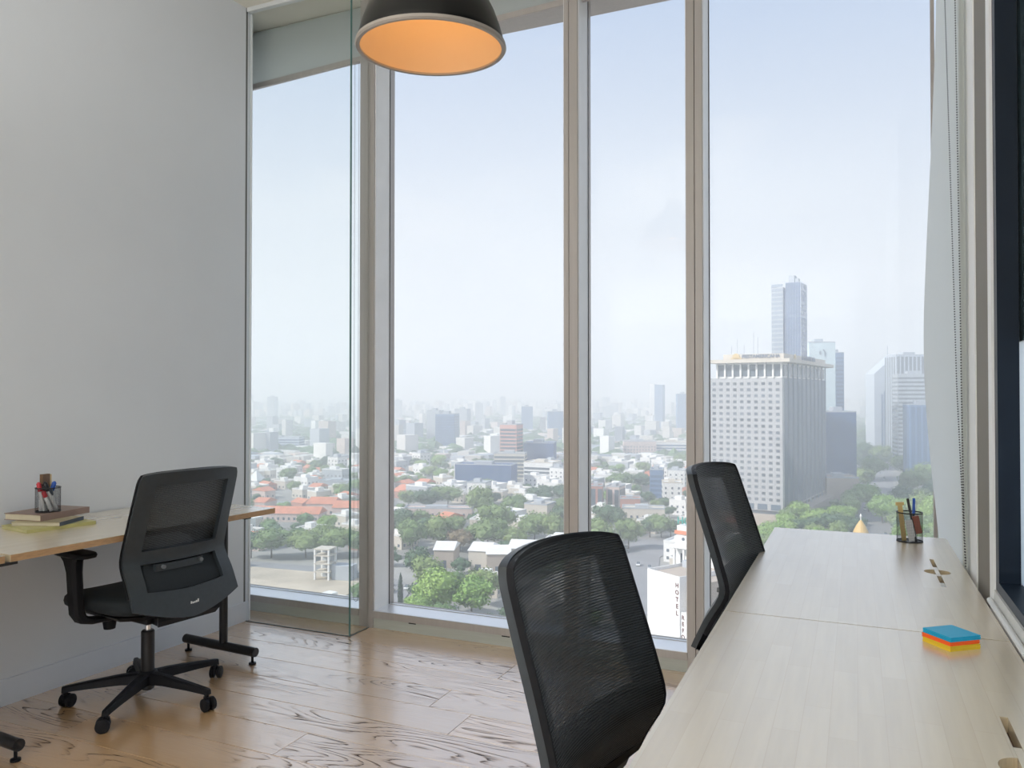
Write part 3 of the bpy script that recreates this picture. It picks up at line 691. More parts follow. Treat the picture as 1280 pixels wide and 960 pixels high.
def make_base(t, lift, ang):
    """Gas lift and five-star base; stands on the floor however high the seat is set."""
    b = bmesh.new(); tube(b, [(0, 0, .285 - lift), (0, 0, .330)], 0.0125, 16); fin(b, 'gas_piston', M['chrome'], t, smooth=True)
    b = bmesh.new(); lathe(b, [(0.020, .045 - lift), (0.026, .05 - lift), (0.0265, .285 - lift), (0.022, .290 - lift)], 20, close=True); fin(b, 'gas_lift', M['steel'], t, smooth=True)
    b = bmesh.new(); lathe(b, [(0.034, .068), (0.042, .075), (0.040, .115), (0.030, .125)], 24, Matrix.Translation((0, 0, -lift)), close=True); hub = fin(b, 'base_hub', M['black'], t, smooth=True)
    for k in range(5):
        a = ang + k * 2 * math.pi / 5; mt = Matrix.Translation((0, 0, -lift)) @ Matrix.Rotation(a, 4, 'Z')
        b = bmesh.new()
        rings = [[mt @ Vector((r_, y, z)) for y, z in ((-w, z0), (w, z0), (w * .8, z1), (w * .45, z1 + .006), (-w * .45, z1 + .006), (-w * .8, z1))] for r_, w, z0, z1 in ((.02, .030, .075, .112), (.10, .026, .078, .108), (.22, .0185, .072, .094), (.30, .015, .066, .083), (.318, .013, .062, .080))]
        loft(b, rings); fin(b, 'base_leg', M['black'], t, bevel=0.002)
        ca = a + 1.1 + 0.9 * k
        m2 = mt @ Matrix.Translation((.306, 0, 0)) @ Matrix.Rotation(ca - a, 4, 'Z')
        b = bmesh.new(); tube(b, [m2 @ Vector((0, 0, .066)), m2 @ Vector((0, 0, .04))], 0.009, 10); bx(b, -.020, .012, -.006, .006, .022, .054, m2); cs = fin(b, 'caster', M['black'], t)
        for sy in (-1, 1):
            b = bmesh.new(); m3 = m2 @ Matrix.Translation((-.012, sy * .0155, .0265)) @ Matrix.Rotation(R(90), 4, 'X')
            lathe(b, [(.006, -.009), (.021, -.009), (.0262, -.006), (.0262, .006), (.021, .009), (.006, .009)], 20, m3, close=True); fin(b, 'wheel', M['black'], cs, smooth=True)

ch = make_chair('black mesh task chair seen from behind, tucked under the wall-side table')
CHAIRS = [(ch, (-2.704, 2.373), R(172), 0.010, R(219.5 - 172)),
          (dup(ch, (0, 0, 0), 0, 'black ribbed-mesh task chair nearest the camera, largest in the view'), (-0.260, 1.417), R(-10.5), 0.010, R(20)),
          (dup(ch, (0, 0, 0), 0, 'black mesh task chair by the window at the far right-hand table'), (-0.152, 2.541), R(-7.8), 0.076, R(40))]
for c_, (x, y), rz, lift, ang in CHAIRS:
    c_.location = (x, y, lift); c_.rotation_euler = (0, 0, rz)
    make_base(c_, lift, ang)
    for o_ in c_.children:                                   # adjustable arms, set below the table tops
        if o_.name.startswith('armrest'): o_.location.z = -lift
for c_, *_r in CHAIRS: c_['group'] = 'black mesh task chairs'

# ================================================================== THINGS ON THE TABLES
def cup(name, label, x, y, z, r=0.0425, h=0.105):
    t = thing(name, label, 'pen cup', (x, y, z))
    b = bmesh.new(); n_, m_ = 56, 26
    for k in range(n_):
        a = 2 * math.pi * k / n_; tube(b, [(r * math.cos(a), r * math.sin(a), 0.002), (r * math.cos(a), r * math.sin(a), h)], 0.00032, 3, False)
    for j in range(1, m_):
        z_ = h * j / m_; q = []
        for dz, dr in ((-.0003, 0), (0, .0004), (.0003, 0)): q.append([b.verts.new(((r + dr) * math.cos(2 * math.pi * k / 40), (r + dr) * math.sin(2 * math.pi * k / 40), z_ + dz)) for k in range(40)])
        for a_, c_ in zip(q, q[1:]):
            for k in range(40): b.faces.new((a_[k], a_[(k + 1) % 40], c_[(k + 1) % 40], c_[k]))
    me = bpy.data.meshes.new('wire_mesh'); b.to_mesh(me); b.free(); w_ = link('wire_mesh', me, M['wire'], t)
    w_['kind'] = 'stuff'
    def ring(nm, z_, rr):
        b2 = bmesh.new(); lathe(b2, [(rr - .0016, z_ - .002), (rr + .0016, z_ - .002), (rr + .0018, z_), (rr + .0016, z_ + .002), (rr - .0016, z_ + .002), (rr - .0018, z_), (rr - .0016, z_ - .002)], 40); fin(b2, nm, M['wire'], t, smooth=True)
    ring('rim', h, r); ring('lower_ring', 0.0022, r)
    b = bmesh.new(); lathe(b, [(r, 0.0), (r, 0.0012)], 40, close=True); fin(b, 'base', M['wire'], t)
    return t

def stick(name, label, cat, p0, p1, segs, group=None):
    """A pen or marker from p0 (foot) to p1 (tip): segs = (part name, from, to, radius, material)."""
    p0, p1 = Vector(p0), Vector(p1); root = thing(name, label, cat, p0, 0, group); d = p1 - p0
    for nm, a, c, r_, m in segs:
        b = bmesh.new(); e = d.normalized() * 0.002
        tube(b, [d * a, d * a + e, d * c - e, d * c], [r_ * .8, r_, r_, r_ * .8], 12); fin(b, nm, m, root, smooth=True)
    return root

PAINT = {k: mat('paint_' + k, c, 0.4, var=0.04) for k, c in dict(red=(0.52, 0.035, 0.05), blue=(0.02, 0.09, 0.42), black=(0.015, 0.015, 0.018), white=(0.62, 0.62, 0.62), tan=(0.50, 0.36, 0.14), brick=(0.36, 0.12, 0.08),
     cyan=(0.004, 0.36, 0.60), orange=(0.95, 0.13, 0.015), yellow=(0.74, 0.50, 0.02), navy=(0.03, 0.045, 0.07), booktan=(0.36, 0.31, 0.19), bookbrown=(0.25, 0.165, 0.13), bookyellow=(0.45, 0.42, 0.17), page=(0.55, 0.49, 0.36), pageyellow=(0.50, 0.46, 0.24), cardbrown=(0.14, 0.075, 0.035), cardtan=(0.55, 0.40, 0.2)).items()}
P_ = PAINT
# right-hand cup by the window
CX, CY, CZ = 0.176, 3.192, 0.735
cup('pen_cup', 'black wire pen cup standing near the window at the end of the right-hand table', CX, CY, CZ)
stick('pen', 'dark slim pen leaning left in the pen cup by the window', 'pen', (CX + .020, CY - .026, CZ + .003), (CX - .004, CY + .036, CZ + .150), (('barrel', 0, .72, .0042, P_['black']), ('cap', .72, 1, .0048, P_['black'])), 'pens in the cup by the window')
stick('pen', 'bright blue pen standing tallest in the pen cup by the window', 'pen', (CX + .010, CY - .012, CZ + .003), (CX + .017, CY + .036, CZ + .153), (('barrel', 0, .62, .0042, P_['navy']), ('cap', .62, 1, .0048, P_['blue'])), 'pens in the cup by the window')
t = thing('wooden_gauge', 'tan T-shaped wooden stick in the pen cup by the window', 'stick', (CX - .018, CY - .004, CZ + .002))
b = bmesh.new(); bx(b, -.008, .008, -.003, .003, 0, .128, Matrix.Rotation(R(-6), 4, 'Y')); fin(b, 'shaft', P_['tan'], t, bevel=.0008)
b = bmesh.new(); bx(b, -.014, .014, -.0045, .0045, .1285, .140, Matrix.Rotation(R(-6), 4, 'Y')); fin(b, 'crossbar', P_['tan'], t, bevel=.0008)
t = box('eraser', -.011, .011, -.007, .007, -.032, .032, P_['brick'], bevel=.003); t.location = (CX + .024, CY + .012, CZ + .060); t.rotation_euler = (0, R(-12), 0.3); tag(t, 'brick red eraser block seen through the wire of the cup by the window', 'eraser')
t = box('note_slip', -.012, .012, -.0015, .0015, -.038, .038, P_['white'], bevel=.0005); t.location = (CX + .002, CY - .020, CZ + .042); t.rotation_euler = (R(-6), R(-10), 0.1); tag(t, 'white card slip standing in the cup by the window', 'card')

# sticky notes
def pad(label, z0, z1, m, dx, dy, rz):
    b = bmesh.new(); n_ = 5
    for k in range(n_):                                             # a block of leaves, slightly uneven
        a = z0 + (z1 - z0) * k / n_; c = z0 + (z1 - z0) * (k + 1) / n_; j = .0004 * ((k * 7) % 3 - 1)
        bx(b, -.038 + j, .038 + j, -.038 - j, .038 - j, a, c)
    o_ = fin(b, 'sticky_note_pad', m); o_.location = (0.184 + dx, 1.912 + dy, 0.735); o_.rotation_euler = (0, 0, rz)
    return tag(o_, label, 'sticky notes', 'stacked sticky note pads')
pad('yellow sticky note pad at the bottom of the stack on the table joint', 0.0, 0.0105, P_['yellow'], -.001, -.002, R(38))
pad('orange sticky note pad in the middle of the stack', 0.0106, 0.0185, P_['orange'], -.002, .000, R(40))
pad('blue sticky note pad on top of the stack', 0.0186, 0.0280, P_['cyan'], 0, .002, R(39))

# books under the left cup
def book(label, x, y, z, rz, w, L, h, mc, mp, ms=None):
    t = thing('book', label, 'book', (x, y, z), rz, 'books on the wall-side table')
    c = 0.0022
    b = bmesh.new(); bx(b, -w, 0, 0, L, 0, c); bx(b, -w, 0, 0, L, h - c, h); 
    if ms is None: bx(b, -c, 0, 0, L, c, h - c)
    fin(b, 'cover', mc, t)
    b = bmesh.new(); bx(b, -w + .003, -c, .003, L - .003, c, h - c); fin(b, 'pages', mp, t)
    if ms: box('spine', -c, .0006, 0, L, c * .2, h, ms, t)
    return t
book('thin yellow book at the bottom of the stack under the full pen cup', -2.918, 1.998, 0.7353, R(-9.5), .21, .266, .0128, P_['bookyellow'], P_['pageyellow'])
book('tan book with a dark slate spine, middle of the stack under the full pen cup', -2.883, 2.108, 0.7482, R(22), .20, .160, .0156, P_['booktan'], P_['page'], P_['navy'])
book('thick brown book on top of the stack under the full pen cup', -2.970, 2.088, 0.764, R(8), .185, .245, .0260, P_['bookbrown'], P_['page'])
LX, LY, LZ = -3.035, 2.165, 0.7902
cup('pen_cup', 'black wire cup crammed with markers on the books by the white wall', LX, LY, LZ, 0.0455, 0.098)
def marker(label, dx0, dy0, dx1, dy1, z1, cap):
    stick('marker', label, 'marker', (LX + dx0, LY + dy0, LZ + .004), (LX + dx1, LY + dy1, LZ + z1), (('body', 0, .68, .0078, P_['white']), ('cap', .68, .97, .0086, cap), ('clip_end', .97, 1.0, .005, cap)), 'markers in the cup on the books')
marker('marker with red cap at the left of the cup on the books', .0, -.015, -.012, -.034, .122, P_['red'])
marker('marker with black cap leaning across the front of the cup on the books', .022, .022, .010, -.024, .124, P_['black'])
marker('marker with blue cap at the right of the cup on the books', -.004, -.008, -.004, .032, .120, P_['blue'])
marker('shorter marker with red print standing low in the cup on the books', .026, -.004, .012, -.030, .088, P_['red'])
marker('marker with black cap standing upright at the back of the cup on the books', -.012, -.022, -.014, -.016, .112, P_['black'])
marker('marker with dark blue cap crossing low behind the others in the cup on the books', .004, .024, .020, -.006, .096, P_['navy'])
t = thing('wooden_block', 'brown wooden block rising highest from the cup on the books', 'block', (LX - .024, LY + .006, LZ + .002), R(8))
b = bmesh.new(); bx(b, -.008, .008, -.021, .014, 0, .150); fin(b, 'dark_half', P_['cardbrown'], t, bevel=.001)
b = bmesh.new(); bx(b, -.008, .008, .0142, .022, 0, .147); fin(b, 'light_half', P_['cardtan'], t, bevel=.001)

# ================================================================== THE CITY BELOW (73 m down, real distances in metres)
GZ = -73.0
CITY = [
    ('office_tower', 'pale glass office tower beside the tall blue tower, dark emblem near its roof', -32.9, 806.3, 24.3, 22.0, 51.4, 19.8, 'plain', 'cyan'),
    ('office_tower', 'grey stepped tower close behind the pale glass tower with the emblem', -18.7, 846.9, 7.9, 25.0, 43.1, 19.8, 'bands', 'slate'),
    ('office_block', 'dark blue slab block right behind the big hotel', -12.8, 620.4, 20.1, 26.0, -10.8, 13.8, 'curtain', 'navy'),
    ('podium_building', 'low beige podium building in front of the dark blue slab block', -11.2, 576.3, 20.3, 24.0, -53.7, 13.8, 'plain', 'tan'),
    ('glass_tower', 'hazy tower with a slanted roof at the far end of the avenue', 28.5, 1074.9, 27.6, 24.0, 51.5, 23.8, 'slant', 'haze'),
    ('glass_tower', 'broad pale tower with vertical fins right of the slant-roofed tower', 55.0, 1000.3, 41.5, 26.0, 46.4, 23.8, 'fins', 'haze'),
    ('office_tower', 'gridded mid-grey tower in front of the pale finned tower', 53.0, 865.7, 35.9, 22.0, 21.5, 9.8, 'bands', 'grey'),
    ('office_tower', 'dark glass block at the avenue trees, lowest of the towers by the blind', 50.6, 754.3, 23.0, 20.0, -6.9, 11.8, 'fins', 'slate'),
    ('apartment_tower', 'pinkish red tower block with balcony bands standing over the low city', -291.2, 659.0, 16.1, 18.0, -25.7, 3.8, 'bands', 'pink'),
    ('apartment_block', 'beige block at the foot of the pinkish red tower', -282.7, 638.1, 27.6, 16.0, -50.4, 14.8, 'bands', 'cream'),
    ('office_block', 'long dark blue glass office block with one bright white end wall', -269.6, 560.6, 45.8, 20.0, -53.3, 9.8, 'endwall', 'navy'),
    ('office_block', 'dark blue box building behind the white block', -271.6, 681.2, 28.1, 26.0, -43.0, 14.8, 'plain', 'navy'),
    ('apartment_block', 'white block in front of the dark blue box building', -244.3, 618.1, 26.2, 20.0, -55.2, -0.2, 'bands', 'white'),
    ('townhouse', 'cream flat-roofed building among the trees left of the middle mullion', -168.4, 422.4, 14.2, 14.0, -61.2, -0.2, 'rows', 'cream'),
    ('row_house', 'long pinkish low building with a flat roof behind the park trees', -232.5, 417.7, 41.0, 12.0, -66.7, 19.8, 'rows', 'pinkwall'),
    ('apartment_block', 'long low slab with blue window bands near the right-hand mullion', -197.1, 908.7, 38.8, 22.0, -53.2, 19.8, 'stripe', 'white'),
    ('apartment_block', 'pinkish white block left of the blue-banded slab', -226.4, 872.9, 36.1, 20.0, -51.1, 19.8, 'rows', 'pinkwall'),
    ('apartment_block', 'pink block with vertical ribs in the middle of the low houses', -144.3, 495.3, 8.8, 14.0, -57.8, -0.2, 'fins', 'pinkwall'),
    ('apartment_block', 'narrow building with dark stacked balconies behind the pink ribbed block', -132.7, 562.0, 9.2, 16.0, -52.1, 9.8, 'bands', 'slate'),
    ('apartment_block', 'bright white flat-walled building with few small windows', -114.0, 525.6, 12.8, 14.0, -56.9, 14.8, 'rows', 'white'),
    ('brick_building', 'rust coloured building at the left edge of the third pane', -154.5, 485.9, 8.7, 14.0, -56.7, 14.8, 'fins', 'rust'),
    ('townhouse', 'low pale house with an orange parapet behind the round park tree', -111.4, 438.3, 23.5, 12.0, -62.4, 14.8, 'rows', 'cream'),
    ('townhouse', 'low brownish house behind the pale house with the orange parapet', -128.8, 474.3, 12.3, 12.0, -62.2, 14.8, 'rows', 'rust'),
    ('long_hall', 'long red-roofed hall nearest behind the street trees', -307.4, 369.3, 42.0, 14.0, -67.3, 17.8, 'redroof', 'pinkwall'),
    ('long_hall', 'red-roofed hall with a raised arched gable', -304.0, 399.2, 17.2, 16.0, -65.2, 17.8, 'redroof', 'pinkwall'),
    ('long_hall', 'red-roofed hall reaching behind the glass partition edge', -278.9, 398.3, 26.5, 14.0, -66.2, 17.8, 'redroof', 'pinkwall'),
    ('long_hall', 'grey-roofed hall just behind the red-roofed halls', -348.6, 422.2, 26.7, 14.0, -71.8, 17.8, 'plain', 'grey'),
    ('warehouse', 'white flat warehouse roof far behind the red halls', -449.6, 508.8, 19.7, 14.0, -69.0, 17.8, 'plain', 'white'),
    ('warehouse', 'grey warehouse with a shaded front wall behind the red halls', -368.7, 500.8, 25.8, 14.0, -64.6, 17.8, 'plain', 'grey'),
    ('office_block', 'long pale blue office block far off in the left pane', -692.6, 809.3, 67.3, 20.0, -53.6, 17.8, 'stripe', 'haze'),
    ('office_block', 'broad blue-grey block, tallest of the middle-distance blocks in the wide pane', -486.2, 894.7, 24.6, 30.0, -23.3, 14.8, 'curtain', 'slate'),
    ('office_block', 'blue-grey block just left of the broad blue-grey block', -574.7, 1019.6, 18.9, 30.0, -22.3, 14.8, 'plain', 'grey'),
    ('office_block', 'blue-grey block just right of the broad blue-grey block', -629.7, 1214.0, 22.2, 30.0, -23.7, 14.8, 'plain', 'grey'),
    ('far_tower', 'lone faint tower on the skyline of the left pane', -1310.3, 1515.1, 17.5, 30.0, -4.6, 23.8, 'plain', 'grey'),
    ('far_tower', 'faint slim tower on the skyline above the pinkish red tower', -958.0, 2104.9, 16.5, 25.0, -5.8, 23.8, 'plain', 'grey'),
    ('far_tower', 'faint square tower left of the slim skyline tower', -801.5, 1627.5, 16.6, 25.0, -19.0, 23.8, 'plain', 'grey'),
    ('far_tower', 'faint tower at the left edge of the wide pane', -1081.4, 1722.6, 18.5, 25.0, -13.1, 23.8, 'plain', 'grey'),
    ('far_tower', 'blue-grey tower between the pinkish tower and the middle mullion', -564.3, 1349.5, 20.8, 25.0, -21.0, 23.8, 'plain', 'slate'),
    ('far_tower', 'blue-grey tower touching the middle mullion', -445.5, 1183.3, 24.4, 25.0, -25.7, 23.8, 'plain', 'slate'),
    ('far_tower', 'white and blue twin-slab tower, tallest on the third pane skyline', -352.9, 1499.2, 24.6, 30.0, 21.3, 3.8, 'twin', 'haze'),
    ('far_tower', 'slim bright white tower below the twin-slab tower', -338.0, 1387.2, 8.6, 12.0, -36.1, 3.8, 'plain', 'white'),
    ('far_tower', 'blue-grey tower touching the right-hand mullion', -287.2, 1417.1, 21.5, 25.0, 2.7, 18.8, 'plain', 'slate'),
    ('far_tower', 'small dark blue block on the third pane skyline', -363.1, 1271.6, 18.7, 20.0, -57.4, 18.8, 'plain', 'navy'),
    ('far_tower', 'grey block with a stepped top on the third pane skyline', -639.9, 2135.9, 33.8, 25.0, -32.6, 23.8, 'plain', 'grey'),
]
GABLED = [
    (-162.0, 294.7, 8.5, -63.0),
    (-144.9, 293.5, 8.6, -61.8),
    (-135.4, 293.3, 9.8, -62.3),
    (-128.5, 300.7, 10.9, -60.8),
]
TREES = [  # x, y, height, width, kind
    (-127.6, 227.4, 19.4, 17.6, 0),
    (-115.3, 228.8, 16.8, 17.3, 0),
    (-129.3, 218.7, 11.6, 12.9, 0),
    (-158.2, 267.0, 16.4, 13.9, 2),
    (-144.8, 232.5, 11.7, 2.2, 3),
    (-243.2, 280.7, 16.4, 22.6, 1),
    (-228.8, 287.0, 15.3, 24.0, 1),
    (-217.6, 293.9, 16.1, 22.0, 1),
    (-251.5, 277.0, 14.9, 14.6, 2),
    (-207.2, 296.6, 14.9, 14.6, 1),
    (-191.1, 317.5, 18.9, 18.9, 1),
    (-181.9, 325.6, 20.6, 19.0, 1),
    (-215.6, 347.0, 18.3, 16.6, 2),
    (-170.7, 326.4, 13.2, 17.3, 4),
    (-160.3, 335.2, 18.3, 23.6, 1),
    (-149.8, 339.8, 13.7, 18.3, 1),
    (-204.3, 414.0, 25.5, 18.9, 1),
    (-170.8, 366.8, 21.6, 23.2, 1),
    (-249.3, 459.4, 16.0, 26.7, 1),
    (-247.8, 429.1, 17.2, 23.2, 2),
    (-146.1, 358.8, 19.1, 20.7, 1),
    (-136.6, 358.5, 18.9, 17.3, 1),
    (-160.1, 433.5, 15.1, 23.7, 1),
    (-192.6, 484.4, 15.5, 32.1, 2),
    (-184.0, 423.0, 18.0, 20.8, 1),
    (-181.0, 497.8, 16.3, 21.7, 2),
    (-120.4, 399.2, 19.5, 21.2, 2),
    (-111.1, 352.8, 18.9, 18.9, 1),
    (-100.3, 365.8, 17.7, 16.9, 1),
    (-92.6, 401.3, 14.1, 19.1, 1),
    (-97.9, 398.9, 12.4, 12.4, 2),
    (-88.1, 403.3, 11.2, 12.4, 2),
    (-165.7, 581.0, 17.2, 24.6, 1),
    (-155.3, 596.6, 15.0, 22.5, 2),
    (-142.9, 676.6, 20.8, 16.7, 2),
    (-19.0, 433.8, 13.3, 16.6, 2),
    (-9.5, 438.0, 15.8, 20.7, 2),
    (-26.0, 421.0, 13.8, 14.6, 2),
    (-0.7, 432.1, 14.6, 12.2, 2),
    (6.9, 541.4, 21.2, 21.2, 0),
    (13.5, 497.5, 19.4, 18.5, 0),
    (20.8, 494.7, 18.2, 15.5, 0),
    (4.6, 667.1, 20.0, 22.5, 1),
    (14.0, 745.8, 26.4, 25.0, 1),
    (32.6, 488.3, 26.7, 19.6, 1),
    (36.9, 468.5, 23.8, 17.0, 0),
    (37.5, 639.7, 23.4, 23.4, 1),
    (38.3, 785.3, 26.0, 28.8, 1),
    (52.3, 699.5, 25.4, 25.4, 1),
    (23.4, 920.0, 27.3, 30.7, 1),
    (9.9, 969.5, 27.2, 27.2, 2),
    (43.0, 1020.8, 25.4, 28.2, 1),
    (58.6, 935.5, 23.9, 29.0, 1),
    (72.0, 962.8, 26.2, 26.2, 2),
    (32.4, 1270.5, 33.0, 40.1, 1),
    (11.5, 1346.5, 37.8, 37.8, 1),
    (53.9, 1280.0, 30.7, 35.4, 2),
    (71.0, 1212.5, 28.8, 33.3, 1),
]
VX, VY = -math.sin(YAW), math.cos(YAW)                 # general direction of the outlook
def out_xy(lat, d): return lat * math.cos(YAW) + d * VX, lat * math.sin(YAW) + d * VY

bm = bmesh.new(); bx(bm, -9000, 5000, 60, 11000, GZ - 2, GZ); fin(bm, 'ground', M['ground'])['kind'] = 'structure'
def patch(name, pts, z, m):
    b = bmesh.new(); top = [b.verts.new((x, y, z)) for x, y in pts]; bot = [b.verts.new((x, y, z - .5)) for x, y in pts]
    b.faces.new(top); b.faces.new(bot[::-1])
    for k in range(len(pts)): b.faces.new((top[k], bot[k], bot[(k + 1) % len(pts)], top[(k + 1) % len(pts)]))
    o_ = fin(b, name, m); o_['kind'] = 'structure'; return o_
def strip(pts, w):
    L, Rr = [], []
    for i, p in enumerate(pts):
        a = Vector(pts[max(i - 1, 0)]); c = Vector(pts[min(i + 1, len(pts) - 1)]); d = (c - a).normalized(); n_ = Vector((-d.y, d.x))
        L.append(tuple(Vector(p) + n_ * w / 2)); Rr.append(tuple(Vector(p) - n_ * w / 2))
    return L + Rr[::-1]
AVE = [(-4, 330), (5.2, 404), (15, 640), (26, 960), (33, 1291), (48, 2200)]
patch('avenue', strip(AVE, 20), GZ + 0.35, M['asphalt'])
patch('street', strip([(-60, 262), (-84, 300), (-95, 352), (-88, 392), (-40, 415), (-10, 405)], 26), GZ + 0.3, M['asphalt'])
patch('street', strip([(-330, 262), (-250, 266), (-185, 272), (-160, 258), (-148, 226), (-140, 190)], 9), GZ + 0.3, M['asphalt'])
patch('building_lot', [(-250, 240), (-246, 262), (-206, 270), (-178, 262), (-172, 238), (-185, 205), (-230, 205)], GZ + 0.25, M['sand'])

def facade(b, face, w, d, h, mode, x0=1.2, z0=1.2, fl=3.3, colw=3.2, ww=1.2, wh=1.3):
    """Raised panes on one face (0 front, 1 left, 2 right) of a w x d x h block standing at z=0."""
    L = w if face == 0 else d
    def put(a0, a1, z0_, z1_, t_=.12):
        if face == 0: bx(b, a0 - w / 2, a1 - w / 2, -d / 2 - t_, -d / 2 + .05, z0_, z1_)
        elif face == 1: bx(b, -w / 2 - t_, -w / 2 + .05, a0 - d / 2, a1 - d / 2, z0_, z1_)
        else: bx(b, w / 2 - .05, w / 2 + t_, a0 - d / 2, a1 - d / 2, z0_, z1_)
    nf = max(1, int((h - z0) / fl))
    if mode == 'rows':
        nc = max(1, int((L - 1) / colw)); st = L / nc
        for i in range(nf):
            for j in range(nc): put(st * (j + .5) - ww / 2, st * (j + .5) + ww / 2, z0 + i * fl, z0 + i * fl + wh)
    elif mode == 'bands':
        for i in range(nf): put(.5, L - .5, z0 + i * fl, z0 + i * fl + wh)
    elif mode == 'fins':
        nc = max(2, int(L / colw)); st = L / nc
        for j in range(nc): put(st * j + st * .3, st * j + st * .95, .8, h - 1.5)
    elif mode == 'curtain':
        nc = max(2, int(L / colw)); st = L / nc
        for i in range(nf):
            for j in range(nc): put(st * j + .18, st * j + st - .18, .6 + i * fl, .6 + i * fl + fl - .55)

def building(name, label, x, y, w, d, zt, yaw, style, col):
    h = zt - GZ
    t = thing(name, label, 'building', (x, y, GZ), R(yaw))
    wm = M['c_' + col]
    b = bmesh.new()
    if style == 'slant':
        v = bx(b, -w / 2, w / 2, -d / 2, d / 2, 0, h); v[4].co.z -= h * .2; v[7].co.z -= h * .2
        v[4].co.x += 0; fin(b, 'walls', wm, t)
        b = bmesh.new()
        for k in range(5): bx(b, -w / 2 + w * (.30 + .12 * k), -w / 2 + w * (.37 + .12 * k), -d / 2 - .4, -d / 2, 0, h * (.60 + .03 * k))
        fin(b, 'window', M['winb'], t)['kind'] = 'stuff'
        b = bmesh.new(); tube(b, [(w * .3, 0, h * .95), (w * .3, 0, h + 10)], .5, 6); fin(b, 'mast', M['c_grey'], t)
        return t
    if style == 'twin':
        bx(b, -w / 2, -w * .12, -d / 2, d / 2, 0, h); fin(b, 'white_slab', M['c_white'], t)
        b = bmesh.new(); bx(b, -w * .12, w / 2, -d / 2, d / 2, 0, h * .985); fin(b, 'blue_slab', M['c_slate'], t)
        return t
    bx(b, -w / 2, w / 2, -d / 2, d / 2, 0, h - .8); fin(b, 'walls', wm, t)
    if style == 'redroof':
        b = bmesh.new(); q = [(-w / 2 - .5, -d / 2 - .5, h - .8), (w / 2 + .5, -d / 2 - .5, h - .8), (w / 2 + .5, d / 2 + .5, h - .8), (-w / 2 - .5, d / 2 + .5, h - .8), (-w / 2, 0, h + 2.6), (w / 2, 0, h + 2.6)]
        q = [b.verts.new(p) for p in q]
        for f in ((0, 1, 5, 4), (2, 3, 4, 5), (1, 2, 5), (3, 0, 4), (3, 2, 1, 0)): b.faces.new([q[i] for i in f])
        fin(b, 'roof', M['redband'], t)
    else:
        b = bmesh.new()
        for a in ((-w / 2 - .15, w / 2 + .15, -d / 2 - .15, -d / 2 + .25), (-w / 2 - .15, w / 2 + .15, d / 2 - .25, d / 2 + .15), (-w / 2 - .15, -w / 2 + .25, -d / 2, d / 2), (w / 2 - .25, w / 2 + .15, -d / 2, d / 2)): bx(b, *a, h - .8, h)
        bx(b, -w * .2, w * .12, -d * .2, d * .25, h - .8, h + min(3.0, h * .08))
        fin(b, 'roof', M['c_grey'] if col != 'white' else M['c_cream'], t)
    if style in ('rows', 'bands', 'fins', 'curtain', 'stripe', 'redroof'):
        b = bmesh.new(); md = {'stripe': 'bands', 'redroof': 'rows'}.get(style, style); big = h > 60
        for f in (0, 1, 2): facade(b, f, w, d, h - 1, md, fl=4.0 if big else 3.3, colw=4.5 if big else 3.0, wh=1.9 if style in ('stripe', 'bands') else 1.5)
        fin(b, 'window', M['winb'] if style in ('curtain', 'stripe') or col == 'slate' else M['win'], t)['kind'] = 'stuff'
    if style == 'endwall':
        box('end_wall', -w / 2 - .6, -w / 2, -d / 2 - .4, d / 2, 0, h, M['c_white'], t)
        b = bmesh.new(); facade(b, 0, w, d, h - 1, 'bands', wh=2.2); fin(b, 'window', M['winb'], t)['kind'] = 'stuff'
    return t
for row in CITY: building(*row)
et = [o_ for o_ in COL.objects if o_.get('label', '').startswith('pale glass office tower beside')][0]
er = [r for r in CITY if r[1].startswith('pale glass office tower beside')][0]; ez = er[6] - GZ - 10.7
b = bmesh.new()
for pts in (((-1.6, 1.6), (-2.3, 0), (-1.6, -1.6)), ((1.0, 3.4), (2.4, .6), (2.6, -3.2))):
    tube(b, [(px_, -er[5] / 2 - .15, ez + pz_) for px_, pz_ in pts], .62, 8)
fin(b, 'emblem', M['lettergrey'], et)
# ---- the tall blue tower
t = thing('glass_tower', 'tallest blue glass tower rising behind the big hotel', 'tower', (-49.5, 689.1, GZ), R(-9.4))
STRIP_T = mat('tower_band', (.26, .31, .38), .4)
K_ = 0.65                                                 # the tower, drawn at full floor sizes and set to its size here
t.scale = (K_, K_, 1)
H_ = 169.0
box('blue_wing', -2, 16, -18, 18, 0, H_ - 3, M['c_navy'], t); box('pale_wing', -20, -5.5, -16, 14, 0, H_ - 6, M['c_grey'], t); box('recess', -5.5, -2, -13, 12, 0, H_ - 8, M['c_navy'], t)
for x0, x1, y0, sgn, nm in ((-20, -5.5, -16, 0, 'pale'), (-2, 16, -18, 0, 'blue')):
    b = bmesh.new()
    for i in range(44):
        bx(b, x0 + .3, x1 - .3, y0 - .25, y0, 2 + i * 3.75, 2 + i * 3.75 + 2.3)
        if nm == 'blue': bx(b, x1, x1 + .25, -17.5, 17.5, 2 + i * 3.75, 2 + i * 3.75 + 2.5)
        else: bx(b, x0 - .25, x0, -15.5, 13.5, 2 + i * 3.75, 2 + i * 3.75 + 2.3)
    fin(b, 'window', M['winb'] if nm == 'blue' else STRIP_T, t)['kind'] = 'stuff'
b = bmesh.new()
for k in range(9): bx(b, -2 + 2.0 * k, -1.7 + 2.0 * k, -18.5, -18, 0, H_ - 2)
for k in range(5): bx(b, 16, 16.5, -18 + 7.2 * k, -17.6 + 7.2 * k, 0, H_ - 2)
fin(b, 'mullion', M['c_haze'], t)['kind'] = 'stuff'
b = bmesh.new(); bx(b, -1, 6, -6, 6, H_ - 3, H_ + 4); bx(b, 8, 12, -10, -2, H_ - 3, H_ + 1); fin(b, 'roof_plant', M['c_grey'], t)

